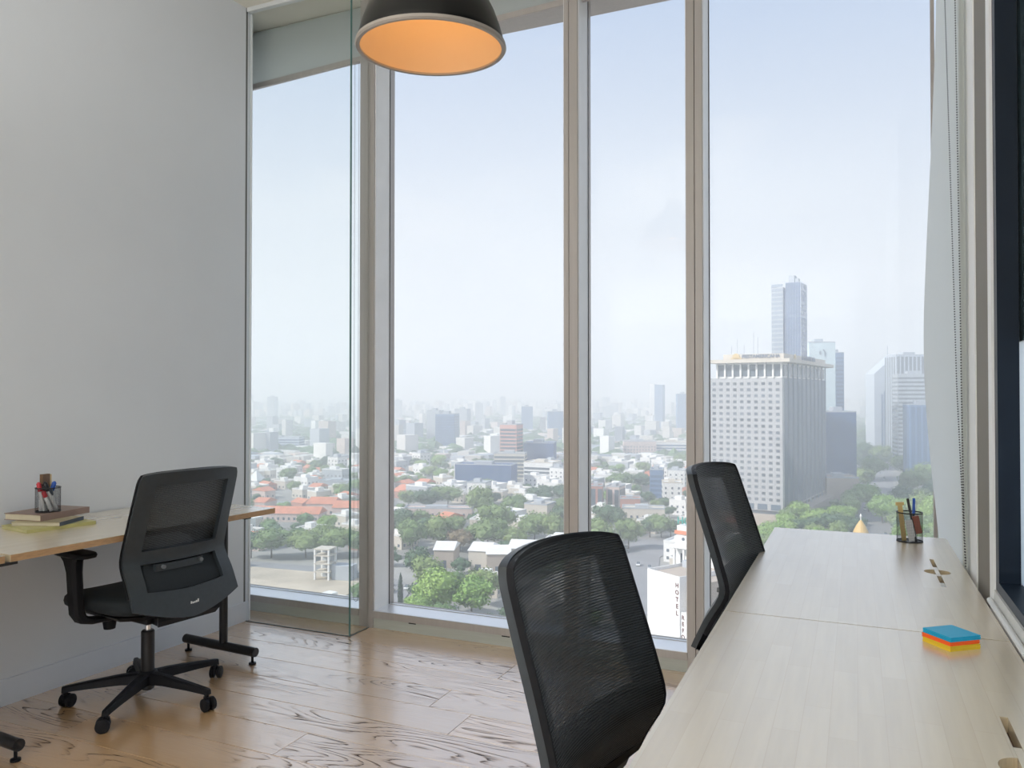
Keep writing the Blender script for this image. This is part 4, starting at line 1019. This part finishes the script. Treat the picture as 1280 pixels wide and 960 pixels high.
# ---- the big hotel: window grid on the pale face, ribs on the shaded face
hx, hy = out_xy(150.5, 434)
t = thing('hotel', 'big pale hotel block with a grid of small windows and rooftop lettering', 'building', (hx, hy, GZ), R(-9.4))
HW, HD, HH = 45.0, 112.0, 83.6                            # front width, depth, height of the window block
box('walls', -HW, 0, 0, HD, 9, HH, mat('hotel_concrete', (0.43, 0.435, 0.45), .8, var=.04, scale=.1), t)
box('podium', -HW - 3, 6, -5, HD + 4, 0, 7, M['c_tan'], t); box('podium_glass', -HW + 1, -1, 1, HD - 2, 7, 9, M['win'], t)
b = bmesh.new(); bx(b, -.95, .95, -.18, .02, -.8, .8); wme = bpy.data.meshes.new('window'); bmesh.ops.recalc_face_normals(b, faces=b.faces); b.to_mesh(wme); b.free(); wme.materials.append(mat('hotel_pane', (.14, .16, .19), .3, var=.2, scale=.5, rnd=.35))
for i in range(20):
    for j in range(11):
        o_ = link('window', wme, None, t); o_.location = (-2.6 - j * 4.02, 0, 15.2 + i * 3.43)
b = bmesh.new()
for j in range(12): bx(b, -.75 - j * 4.02, -.45 - j * 4.02, -.12, 0, 13, HH)
for i in range(21): bx(b, -HW, 0, -.10, 0, 13.2 + i * 3.43, 13.5 + i * 3.43)
fin(b, 'facade_grid', mat('hotel_grid', (0.47, 0.475, 0.49), .8), t)['kind'] = 'stuff'
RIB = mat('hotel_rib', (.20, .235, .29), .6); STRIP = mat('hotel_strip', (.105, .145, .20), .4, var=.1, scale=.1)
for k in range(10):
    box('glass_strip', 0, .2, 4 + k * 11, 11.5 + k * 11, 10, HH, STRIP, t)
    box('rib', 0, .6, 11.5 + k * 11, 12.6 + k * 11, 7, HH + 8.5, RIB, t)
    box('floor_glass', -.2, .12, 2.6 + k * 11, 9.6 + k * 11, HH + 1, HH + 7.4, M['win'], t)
for j in range(9):
    box('pillar', -1.0 - j * 4.55, .0 - j * 4.55, -.6, .6, HH, HH + 8.6, M['c_white'], t)
    if j < 8: box('floor_glass', -4.5 - j * 4.55, -1.05 - j * 4.55, .2, .5, HH + 1, HH + 7.6, M['win'], t)
    if j < 6: box('floor_glass', -6.6 - j * 7.4, -1.2 - j * 7.4, -.2, .05, 9.4, 12.6, STRIP, t)
box('top_floor', -HW + 7.2, -.6, .6, HD - 2, HH, HH + 8.6, M['c_white'], t)
box('cornice', -HW + 4.5, 5, -4.5, HD + 3, HH + 8.6, HH + 10.6, M['c_cream'], t)
box('roof_parapet', -HW + 12, 1, -1, HD - 4, HH + 10.6, HH + 13.6, M['c_cream'], t)
mt_f = Matrix.Rotation(R(90), 4, 'X')
text_mesh('roof_sign', 'FIESTAMERICANA', 2.7, M['lettergrey'], t, Matrix.Translation((-11.6, -1.3, HH + 12.2)) @ mt_f, .15, bold=.06)
text_mesh('roof_sign', 'FIESTAMERICANA', 4.6, M['lettergrey'], t, Matrix.Translation((1.3, 58, HH + 12.3)) @ Matrix.Rotation(R(90), 4, 'Z') @ mt_f, .15)
for mm in (Matrix.Translation((-25.5, -1.3, HH + 11.0)), Matrix.Translation((1.3, 24, HH + 11.0)) @ Matrix.Rotation(R(90), 4, 'Z')):
    b = bmesh.new(); tube(b, [mm @ Vector((0, -.2, 1)), mm @ Vector((0, .1, 1))], 2.1, 20); bx(b, -3.2, 3.2, -.2, .1, -.4, .6, mm); fin(b, 'sign_emblem', M['gold'], t)
b = bmesh.new()
for x, y, z in ((-27, 6, 9), (-24, 9, 6), (-17, 4, 13), (-15.5, 7, 10), (-31, 8, 5)): tube(b, [(x, y, HH + 13.6), (x, y, HH + 13.6 + z)], .12, 5)
fin(b, 'antenna', M['c_grey'], t)

# ---- the white hotel with the vertical name
ax, ay = -56.64, 227.49; bx_, by_ = -45.67, 220.30
ang = math.atan2(by_ - ay, bx_ - ax)
t = thing('hotel', 'blank white hotel wall with the name painted down its right edge', 'building', (ax, ay, GZ), ang)
WL = 13.1; HT = 22.9
box('walls', 0, WL, 0, 20, 0, HT - 1.2, M['c_white'], t); 
b = bmesh.new()
for a in ((0, WL, 0, .35), (0, .35, .35, 20), (0, WL, 19.6, 20), (WL - .35, WL, .35, 19.6)): bx(b, *a, HT - 1.2, HT)
bx(b, 0, WL, 20, 20.4, 0, HT + 2.4); fin(b, 'parapet', M['c_white'], t)
box('roof_deck', .35, WL - .35, .35, 19.6, HT - 1.19, HT - .9, M['c_tan'], t)
box('stair_hood', 1.2, 3.6, 13, 17, HT - .9, HT + 1.1, M['c_grey'], t)
box('side_wing', WL, WL + 5, 0.5, 20, 0, HT - 9.9, M['c_white'], t); box('side_wing_upper', WL, WL + 5, 3.2, 20, HT - 9.9, HT - 1.4, M['c_tan'], t)
for i, c_ in enumerate('HOTEL'): text_mesh('painted_letter', c_, 1.75, M['letterred'], t, Matrix.Translation((WL - .95, -.05, HT - 2.6 - i * 1.95)) @ mt_f, .03, bold=.05)
for i, c_ in enumerate('REFO'): text_mesh('painted_letter', c_, 1.6, M['letterred'], t, Matrix.Translation((WL + .85, .45, HT - 11.3 - i * 1.8)) @ mt_f, .03, bold=.05)
t = thing('hotel_annex', 'white rooftop pavilion with a terracotta band and teal letters behind the blank hotel wall', 'building', (-53.2, 251.5, GZ), ang + .25)
box('walls', 0, 12, 0, 10, 0, 29.5, M['c_white'], t); box('tile_band', -.4, 12.4, -.4, 10.4, 29.5, 30.6, M['redband'], t); box('attic', .2, 11.8, .2, 10, 30.6, 32.2, M['c_white'], t)
for k in range(3): box('column', .4 + k * 3.4, 1.0 + k * 3.4, -2.6, -2.0, 14, 25.5, M['c_white'], t)
box('canopy', -.4, 12.4, -3.0, -.1, 25.5, 26.3, M['c_white'], t)
for k in range(3): box('opening', 1.6 + k * 3.4, 3.2 + k * 3.4, -.06, 0, 16, 23.5, M['win'], t)
b = bmesh.new(); tube(b, [(2.6, -.1, 28), (2.6, .05, 28)], .55, 16); fin(b, 'round_window', M['win'], t)
text_mesh('roof_letters', 'HOTEL', 3.3, M['letterteal'], t, Matrix.Translation((5.2, .6, 33.7)) @ mt_f, .15)

# ---- small white gabled houses
for i, (x, y, w, zt) in enumerate(GABLED):
    lb = ('leftmost white gabled shed, beside the dark round tree', 'second white gabled shed from the dark round tree', 'third white gabled shed, with a stained wall', 'white gabled shed nearest the chair back, last of the row')[i]
    t = thing('gabled_shed', lb, 'shed', (x, y, GZ), R((18, 8, 24, 12)[i]), 'white gabled sheds')
    h = zt - GZ; box('walls', -w / 2, w / 2, 0, 16, 0, h - 2.4, M['c_cream' if i % 2 else 'c_tan'], t)
    b = bmesh.new(); q = [b.verts.new(p) for p in ((-w / 2 - .4, -.5, h - 2.4), (w / 2 + .4, -.5, h - 2.4), (w / 2 + .4, 16.5, h - 2.4), (-w / 2 - .4, 16.5, h - 2.4), (-w / 2 - .4, 8, h), (w / 2 + .4, 8, h))]
    for f in ((0, 1, 5, 4), (2, 3, 4, 5), (1, 2, 5), (3, 0, 4), (3, 2, 1, 0)): b.faces.new([q[k] for k in f])
    fin(b, 'roof', M['c_white'], t)
    box('door', -1.4, 1.2, -.06, 0, 0, 3.2, M['win'], t)

# ---- the shell of a small tower on the bare lot
t = thing('concrete_tower', 'unfinished pale concrete tower frame standing on the bare lot', 'tower', (-196, 258, GZ), R(10))
for sx in (-3, 3):
    for sy in (-3, 3): box('column', sx - .35, sx + .35, sy - .35, sy + .35, 0, 12.5, M['c_white'], t)
for z in (3.2, 6.4, 9.6, 12.2): box('floor_slab', -3.4, 3.4, -3.4, 3.4, z, z + .4, M['c_cream'], t)
box('core_wall', -2.4, 2.4, 2.4, 2.8, 0, 12, M['c_grey'], t); box('annex', 3.8, 12, -2, 4, 0, 6.0, M['c_grey'], t)
t = thing('gold_cone_roof', 'golden conical kiosk roof with a finial just above the far table edge', 'kiosk', (1.55, 361.4, GZ))
b = bmesh.new(); lathe(b, [(2.9, 0), (2.9, 15.2), (2.6, 15.3)], 16, close=True); fin(b, 'drum', M['c_cream'], t)
b = bmesh.new(); lathe(b, [(3.4, 15.0), (2.9, 16.6), (1.9, 18.8), (.9, 20.4), (.3, 21.2)], 16, close=True); fin(b, 'cone_roof', mat('gilded_tile', (0.62, 0.42, 0.16), .5), t)
b = bmesh.new(); tube(b, [(0, 0, 21.2), (0, 0, 22.4), (0, 0, 23.0), (0, 0, 24.0)], [.2, .25, .5, .08], 8); fin(b, 'finial', M['c_white'], t)
t = thing('white_tent', 'white pyramid tent roof beyond the red halls', 'tent', *[(x_, y_, GZ) for x_, y_ in [out_xy((321 - 640) / 975 * 640, 640)]])
b = bmesh.new(); q = [b.verts.new(p) for p in ((-6, -6, 4), (6, -6, 4), (6, 6, 4), (-6, 6, 4), (0, 0, 12))]
for f in ((0, 1, 4), (1, 2, 4), (2, 3, 4), (3, 0, 4), (3, 2, 1, 0)): b.faces.new([q[k] for k in f])
fin(b, 'canvas', M['c_white'], t)
for sx in (-5.5, 5.5): box('pole', sx - .2, sx + .2, -5.5, -5.1, 0, 4.2, M['c_grey'], t)

# ------------------------------------------------------------------ trees
def crown_mesh(seed, n_leaf, squash=0.8, blobs=9, cypress=False):
    rg = np.random.default_rng(seed); V, F_ = [], []
    if cypress: cs = [(np.array([0, 0, .12 + .8 * i / 6]), .45 * (1 - abs(i / 6 - .3) * 1.1) + .05) for i in range(7)]
    else:
        cs = [(np.array([0, 0, .58]), .36)]
        for k in range(blobs):
            a = 2.4 * k; rr = .30 * math.sqrt((k + .5) / blobs); cs.append((np.array([rr * math.cos(a), rr * math.sin(a), .40 + .40 * ((k * 5) % blobs) / blobs * (1 - rr)]), rg.uniform(.16, .27)))
    vals = np.array([r for _, r in cs]) ** 2; pr = vals / vals.sum()
    for _ in range(n_leaf):
        c, r = cs[rg.choice(len(cs), p=pr)]; d = rg.normal(size=3); d /= np.linalg.norm(d)
        p = c + d * r * (rg.uniform(.72, 1.06)) * np.array([1, 1, squash if not cypress else 1.2])
        nrm = d + rg.normal(size=3) * .45; nrm /= np.linalg.norm(nrm); u = np.cross(nrm, [0, 0, 1.0]); u /= (np.linalg.norm(u) + 1e-6); w = np.cross(nrm, u)
        s = rg.uniform(.018, .034) * (1 if not cypress else 1.6); i0 = len(V)
        V += [p + u * s, p + w * s * .8, p - u * s, p - w * s * .8]; F_.append((i0, i0 + 1, i0 + 2, i0 + 3))
    # an inner body so the crown is not see-through
    for c, r in cs:
        b = bmesh.new(); bmesh.ops.create_icosphere(b, subdivisions=1, radius=r * .80, matrix=Matrix.Translation(Vector(c)) @ Matrix.Diagonal((1, 1, squash if not cypress else 1.3, 1)))
        i0 = len(V); b.verts.ensure_lookup_table(); V += [np.array(v.co) for v in b.verts]; F_ += [tuple(i0 + v.index for v in f.verts) for f in b.faces]; b.free()
    me = bpy.data.meshes.new('crown'); me.from_pydata([tuple(v) for v in V], [], F_); me.update(); return me
CROWN = [[crown_mesh(10 + k * 7 + j, 2600 if k == 0 else 1500, cypress=(k == 3)) for j in range(2 if k != 3 else 1)] for k in range(5)]
for k in range(5):
    for me in CROWN[k]: me.materials.append(LEAF[k])
b = bmesh.new(); tube(b, [(0, 0, 0), (0.01, 0, .2), (0, .01, .5)], [.028, .02, .012], 6); TRUNK = bpy.data.meshes.new('trunk'); b.to_mesh(TRUNK); b.free(); TRUNK.materials.append(M['bark'])
rt = random.Random(3)
def tree(x, y, h, w, kind, label, group=None, name='tree'):
    t = thing(name, label, 'tree', (x, y, GZ), rt.uniform(0, 6.28), group)
    for me, nm in ((rt.choice(CROWN[kind]), 'crown'), (TRUNK, 'trunk')):
        o_ = link(nm, me, None, t); o_.scale = (w, w, h) if nm == 'crown' else (h * .9, h * .9, h)
    return t
TREES = [q for i, q in enumerate(TREES) if i < 30 or all((q[0] - r[2]) ** 2 + (q[1] - r[3]) ** 2 > (max(r[4], r[5]) * .6 + q[3] * .4) ** 2 for r in CITY)]
NEAR_LABELS = ['bright green round tree, highest of the sunny clump below the sill', 'bright green tree at the right of the sunny clump below the sill', 'lowest bright green tree at the left of the sunny clump below the sill',
               'dark green round tree beside the white gabled sheds', 'thin dark cypress at the left edge of the wide pane']
def tree_label(i):
    if i < 5: return NEAR_LABELS[i], None
    if i < 10: return 'leafy street tree in the row before the red-roofed halls', 'street trees before the red halls'
    if i == 13: return 'russet round tree among the green park trees of the wide pane', None
    if i < 26: return 'green park tree in the grove of the wide pane', 'park trees of the wide pane'
    if i < 35: return 'green tree among the low houses of the narrow pane', 'trees among the houses of the narrow pane'
    if i < 39: return 'dark green tree at the foot of the big hotel', 'trees at the foot of the big hotel'
    return 'avenue tree in the green belt right of the dark blue slab block', 'avenue trees'
for i, (x, y, h, w, k) in enumerate(TREES):
    lb, gr = tree_label(i); tree(x, y, min(h, 24), min(w, 26), k, lb, gr, 'cypress' if k == 3 else 'tree')

# rows of trees lining the avenue
ra = random.Random(14); na = 0
for i in range(19):
    s_ = 335 + i * 11.5 * (1 + i * .012); j = max(k for k in range(len(AVE) - 1) if AVE[k][1] <= s_ or k == 0); a, c = Vector(AVE[j]), Vector(AVE[j + 1]); p0 = a + (c - a) * ((s_ - a.y) / (c.y - a.y))
    for off in (-40, -27, -16, 16, 28, 42):
        x, y = p0.x + off + ra.uniform(-2.5, 2.5), s_ + ra.uniform(-3, 3); w = ra.uniform(12, 17)
        if off < -25 and 470 < s_ < 640: continue
        if (x - 1.5) ** 2 + (y - 361) ** 2 < 250: continue
        if min((x - q[0]) ** 2 + (y - q[1]) ** 2 for q in TREES) < 80: continue
        na += 1; TREES.append((x, y, w * ra.uniform(.85, 1.1), w, 1))
        kd = ra.choice((0, 1, 1, 2, 0)); rw = ('left', 'right')[off > 0]; bd = 'nearer' if s_ < 450 else 'further'; cn = ('light', 'mid', 'dark')[kd]
        tree(x, y, TREES[-1][2], w, kd, '%s green tree of the %s rows on the %s side of the avenue' % (cn, bd, rw), 'avenue rows, %s %s %s green' % (rw, bd, cn))

# ------------------------------------------------------------------ low houses and more trees filling the city
occ = [(r[2], r[3], max(r[4], r[5]) * .62) for r in CITY] + [(x, y, w * .42) for x, y, h, w, k in TREES] + [(x, y + 8, 11) for x, y, w, z in GABLED] + [(-48, 232, 20), (-50, 258, 13), (-205, 238, 36), (-196, 258, 14), (1.5, 361, 8), (-89, 1053, 30)]
ca_, sa_ = math.cos(R(-9.4)), math.sin(R(-9.4))
for k in range(7):
    for j in (8, 23, 38): occ.append((hx - j * ca_ - k * 18 * sa_, hy - j * sa_ + k * 18 * ca_, 14))
def seg_d(p, a, c):
    a, c, p = Vector(a), Vector(c), Vector(p); s = max(0, min(1, (p - a).dot(c - a) / (c - a).length_squared)); return (p - a - (c - a) * s).length
ROADS = [(AVE, 13), ([(-60, 262), (-84, 300), (-95, 352), (-88, 392), (-40, 415), (-10, 405)], 15), ([(-330, 262), (-250, 266), (-185, 272), (-160, 258), (-148, 226), (-140, 190)], 6.5)]
def free(x, y, r):
    for ox, oy, o_r in occ:
        if (ox - x) ** 2 + (oy - y) ** 2 < (o_r + r) ** 2: return False
    for pts, w in ROADS:
        for a, c in zip(pts, pts[1:]):
            if seg_d((x, y), a, c) < w + r * .8: return False
    return True
def house_proto(k, label):
    w, d, h = ((11, 12, 7), (16, 11, 9.5), (9, 14, 6.5), (20, 12, 11), (13, 13, 16), (12, 10, 5.5))[k]
    mats = ('c_cream', 'c_white', 'c_pinkwall', 'c_grey', 'c_white', 'c_rust')
    t = thing('city_house', label, 'building', (0, 0, GZ), 0, 'low city houses'); box('walls', -w / 2, w / 2, -d / 2, d / 2, 0, h - .8, M[mats[k]], t)
    b = bmesh.new()
    if k in (2, 5):
        q = [b.verts.new(p) for p in ((-w / 2 - .4, -d / 2 - .4, h - .8), (w / 2 + .4, -d / 2 - .4, h - .8), (w / 2 + .4, d / 2 + .4, h - .8), (-w / 2 - .4, d / 2 + .4, h - .8), (-w / 2, 0, h + 1.6), (w / 2, 0, h + 1.6))]
        for f in ((0, 1, 5, 4), (2, 3, 4, 5), (1, 2, 5), (3, 0, 4), (3, 2, 1, 0)): b.faces.new([q[i] for i in f])
        fin(b, 'roof', M['redband'], t)
    else:
        for a in ((-w / 2 - .1, w / 2 + .1, -d / 2 - .1, -d / 2 + .3), (-w / 2 - .1, w / 2 + .1, d / 2 - .3, d / 2 + .1), (-w / 2 - .1, -w / 2 + .3, -d / 2, d / 2), (w / 2 - .3, w / 2 + .1, -d / 2, d / 2)): bx(b, *a, h - .8, h)
        bx(b, -w * .3, w * .05, -d * .1, d * .3, h - .8, h + 1.6); fin(b, 'roof', M['c_white' if k != 4 else 'c_grey'], t)
    b = bmesh.new()
    for f in (0, 1, 2): facade(b, f, w, d, h - .8, 'rows')
    fin(b, 'window', M['win'], t)['kind'] = 'stuff'
    return t, max(w, d)
HL = ('cream flat-roofed house in the city below', 'white flat-roofed house block in the city below', 'pinkish house with a terracotta gable roof in the city below',
      'grey longer flat-roofed building in the city below', 'white taller apartment house in the city below', 'low rust house with a terracotta roof in the city below')
PROTO = [house_proto(k, HL[k]) for k in range(6)]
first = [True] * 6
rh = random.Random(21); nh = nt = 0; tries = 0
while (nh < 230 or nt < 145) and tries < 14000:
    tries += 1
    d = 250 + 560 * rh.random() ** .8; lat = rh.uniform(-.40, .58) * d
    x, y = out_xy(lat, d); px = 640 + 975 * lat / d
    nz = mnoise.noise(Vector((x / 90, y / 90, 3.3)))
    p_tree = .50 + .5 * nz + (.22 if 480 < px < 720 and d < 520 else 0) + (.6 if px > 1000 and d < 1000 else 0) - (.12 if 725 < px < 870 else 0)
    if rh.random() < p_tree:
        w = rh.uniform(9, 17)
        if nt < 145 and free(x, y, w * .36):
            occ.append((x, y, w * .36)); nt += 1
            far = 'further' if d > 520 else 'nearer'
            side = 'left pane' if px < 460 else ('wide pane' if px < 712 else ('narrow pane' if px < 868 else 'pane of the big hotel'))
            kd = rh.choice((1, 1, 2, 1, 0)); cn = ('light', 'mid', 'dark')[kd]
            tree(x, y, w * rh.uniform(.75, 1.05), w, kd, '%s green scattered tree between the %s houses, seen through the %s' % (cn, far, side), 'scattered %s green trees, %s, %s' % (cn, far, side))
    elif nh < 230 and px < 1040:
        k = rh.choice((0, 0, 1, 1, 2, 3, 4 if d > 480 and rh.random() < .5 else 0, 5)); t0, sz = PROTO[k]
        if free(x, y, sz * .62):
            occ.append((x, y, sz * .62)); nh += 1; rz = R(-9.4 + rh.choice((0, 90, 14, -10)) + rh.uniform(-4, 4))
            far = 'further' if d > 520 else 'nearer'; side = 'left pane' if px < 460 else ('wide pane' if px < 712 else ('narrow pane' if px < 868 else 'hotel pane'))
            lb = HL[k].replace('in the city below', 'among the %s houses of the %s' % (far, side)); gr = '%s houses of the %s, kind %s' % (far, side, HL[k].split(' ')[0])
            if first[k]: t0.location = (x, y, GZ); t0.rotation_euler = (0, 0, rz); first[k] = False; t0['label'] = lb; t0['group'] = gr
            else: dup(t0, (x, y, GZ), rz, lb, gr)
# ---- beyond: too many and too far to tell apart
rn = np.random.default_rng(8)
def mass(name, label, n_, kind):
    V, F_, Cc = [], [], []; ico = None
    if kind == 'tree':
        b = bmesh.new(); bmesh.ops.create_icosphere(b, subdivisions=1, radius=1); b.verts.ensure_lookup_table(); iv = np.array([v.co[:] for v in b.verts]); fi = [[v.index for v in f.verts] for f in b.faces]; b.free()
    cnt = 0; OC = np.array(occ)
    while cnt < n_:
        d = 780 + 4600 * rn.random() ** 1.5; lat = rn.uniform(-.60, 1.05) * d; x, y = out_xy(lat, d)
        if abs(lat / d - .455) < .05 and kind != 'tree' and d < 1500: continue
        if ((OC[:, 0] - x) ** 2 + (OC[:, 1] - y) ** 2 < (OC[:, 2] + 13) ** 2).any(): continue
        i0 = len(V); cnt += 1
        if kind == 'tree':
            w = rn.uniform(6, 13) * (1 + d / 3500); h = rn.uniform(5, 9)
            jit = rn.uniform(.75, 1.2, size=(len(iv), 1)); V += [tuple(p) for p in iv * jit * [w, w, h] + [x, y, GZ + h * .8]]; F_ += [[i0 + i for i in f] for f in fi]
            c = np.array((.05, .10, .035)) * rn.uniform(.7, 1.7); Cc += [(*c, 1)] * len(iv)
        else:
            w, dd = rn.uniform(7, 17, 2) * (1 + d / 6000); h = rn.uniform(5, 11) + (rn.random() < .07) * rn.uniform(6, 26) + (d > 2200) * rn.random() ** 3 * 45; a = R(-9.4) + rn.choice([0, .25, -.2]); c_, s_ = math.cos(a), math.sin(a)
            q = np.array([(-1, -1), (1, -1), (1, 1), (-1, 1)]) * [w / 2, dd / 2]
            for z in (GZ, GZ + h): V += [(x + p[0] * c_ - p[1] * s_, y + p[0] * s_ + p[1] * c_, z) for p in q]
            F_ += [[i0 + i for i in f] for f in ((4, 5, 6, 7), (0, 1, 5, 4), (1, 2, 6, 5), (2, 3, 7, 6), (3, 0, 4, 7))]
            base = [(.70, .69, .67), (.55, .53, .50), (.42, .45, .50), (.56, .47, .43), (.30, .34, .40), (.78, .78, .77)][rn.choice(6, p=[.27, .2, .17, .14, .1, .12])]
            Cc += [(*(np.array(base) * rn.uniform(.8, 1.1)), 1)] * 8
    me = bpy.data.meshes.new(name); me.from_pydata(V, [], F_); me.update()
    at = me.color_attributes.new('paint', 'FLOAT_COLOR', 'POINT'); at.data.foreach_set('color', np.array(Cc, dtype=np.float32).ravel())
    tag(link(name, me, M['paint']), label, kind if kind == 'tree' else 'buildings', kind='stuff')
mass('far_city_blocks', 'countless hazy low buildings spreading to the horizon', 14500, 'house')
def near_trees(n_):
    """Crowns past the first 300, one joined object made of small leaf clumps."""
    bases = [crown_mesh(70 + k, 420, blobs=6) for k in range(3)]; arr = []
    for me in bases:
        v = np.empty(len(me.vertices) * 3, np.float32); me.vertices.foreach_get('co', v); arr.append((v.reshape(-1, 3), [tuple(p.vertices) for p in me.polygons]))
    V, F_, Cc, i0, c_, tr_ = [], [], [], 0, 0, 0
    while c_ < n_ and tr_ < 20000:
        tr_ += 1
        d = 215 + 640 * rn.random() ** .8; lat = rn.uniform(-.55, .95) * d; x, y = out_xy(lat, d); w = rn.uniform(8, 15)
        if not free(x, y, w * .30): continue
        occ.append((x, y, w * .34)); c_ += 1
        v, f = arr[rn.integers(3)]; a = rn.uniform(0, 6.28); h = w * rn.uniform(.75, 1.0)
        q = np.stack([x + w * (v[:, 0] * math.cos(a) - v[:, 1] * math.sin(a)), y + w * (v[:, 0] * math.sin(a) + v[:, 1] * math.cos(a)), GZ + h * v[:, 2] * 1.02 - .12 * h], 1)
        V.append(q); F_ += [tuple(i + i0 for i in p) for p in f]; i0 += len(v)
        col = np.array(((.10, .18, .055), (.16, .25, .08), (.06, .12, .05))[rn.integers(3)]) * rn.uniform(.8, 1.25)
        Cc.append(np.tile(np.append(col, 1.0), (len(v), 1)))
    V = np.concatenate(V); me = bpy.data.meshes.new('city_tree_crowns'); me.from_pydata([tuple(p) for p in V], [], F_); me.update()
    at = me.color_attributes.new('paint', 'FLOAT_COLOR', 'POINT'); at.data.foreach_set('color', np.concatenate(Cc).astype(np.float32).ravel())
    tag(link('city_tree_crowns', me, M['paint']), 'the many further tree crowns filling the gaps between the houses', 'tree', kind='stuff')
near_trees(950)
mass('far_city_trees', 'countless hazy tree crowns between the far buildings', 10000, 'tree')

# ---- cars on the avenue and the street
def car_proto():
    t = thing('car', 'small parked or moving car on the avenue among the trees', 'car', (0, 0, 0), 0, 'cars on the avenue')
    b = bmesh.new(); loft(b, [[Vector((sx * hw, y, z)) for sx, z in ((-1, .35), (1, .35), (1, z1), (-1, z1))] for y, hw, z1 in ((-2.2, .75, .75), (-2.0, .88, .85), (1.9, .88, .9), (2.2, .75, .7))]); fin(b, 'body', mat('car_paint', (.5, .5, .5), .3, rnd=.7), t)
    b = bmesh.new(); loft(b, [[Vector((sx * hw, sy * hl + .1, z)) for sx, sy in ((-1, -1), (1, -1), (1, 1), (-1, 1))] for z, hw, hl in ((.86, .80, 1.35), (1.45, .62, .8))]); fin(b, 'cabin', M['win'], t)
    b = bmesh.new()
    for sx in (-.8, .8):
        for sy in (-1.35, 1.35): tube(b, [(sx - .1, sy, .33), (sx + .1, sy, .33)], .33, 10)
    fin(b, 'wheels', M['black'], t)['kind'] = 'stuff'
    return t
cp = car_proto(); rc = random.Random(4)
spots = []
for pts, lanes, n_, lab in ((AVE[:4], (-6.5, -3.2, 3.2, 6.5), 30, 'a'), (ROADS[1][0], (-9, -4, 4, 9), 16, 'b'), (ROADS[2][0], (-2.4, 2.4), 10, 'c')):
    k = 0; g = 0
    while k < n_ and g < 400:
        g += 1
        i = rc.randrange(len(pts) - 1); a, c = Vector(pts[i]), Vector(pts[i + 1]); s = rc.random(); dr = (c - a).normalized(); p = a.lerp(c, s) + Vector((-dr.y, dr.x)) * rc.choice(lanes)
        if all((p - q).length > 6.5 for q in spots):
            spots.append(p); k += 1; rz = math.atan2(dr.y, dr.x) - math.pi / 2; zz = GZ + (.36 if lab == 'a' else .31)
            if len(spots) == 1: cp.location = (p.x, p.y, zz); cp.rotation_euler = (0, 0, rz)
            else:
                o_ = dup(cp, (p.x, p.y, zz), rz)
                if lab == 'b': o_['label'] = 'small car on the curved street by the blank white hotel'; o_['group'] = 'cars on the curved street'
                if lab == 'c': o_['label'] = 'small car on the narrow street by the bare lot'; o_['group'] = 'cars by the bare lot'

# ------------------------------------------------------------------ haze over the city
bm = bmesh.new(); bx(bm, -9000, 5000, 70, 11000, GZ - 1.0, 190)
hz = fin(bm, 'haze', M['haze']); tag(hz, 'pale blue-white smog lying over the whole city', 'haze', kind='stuff')
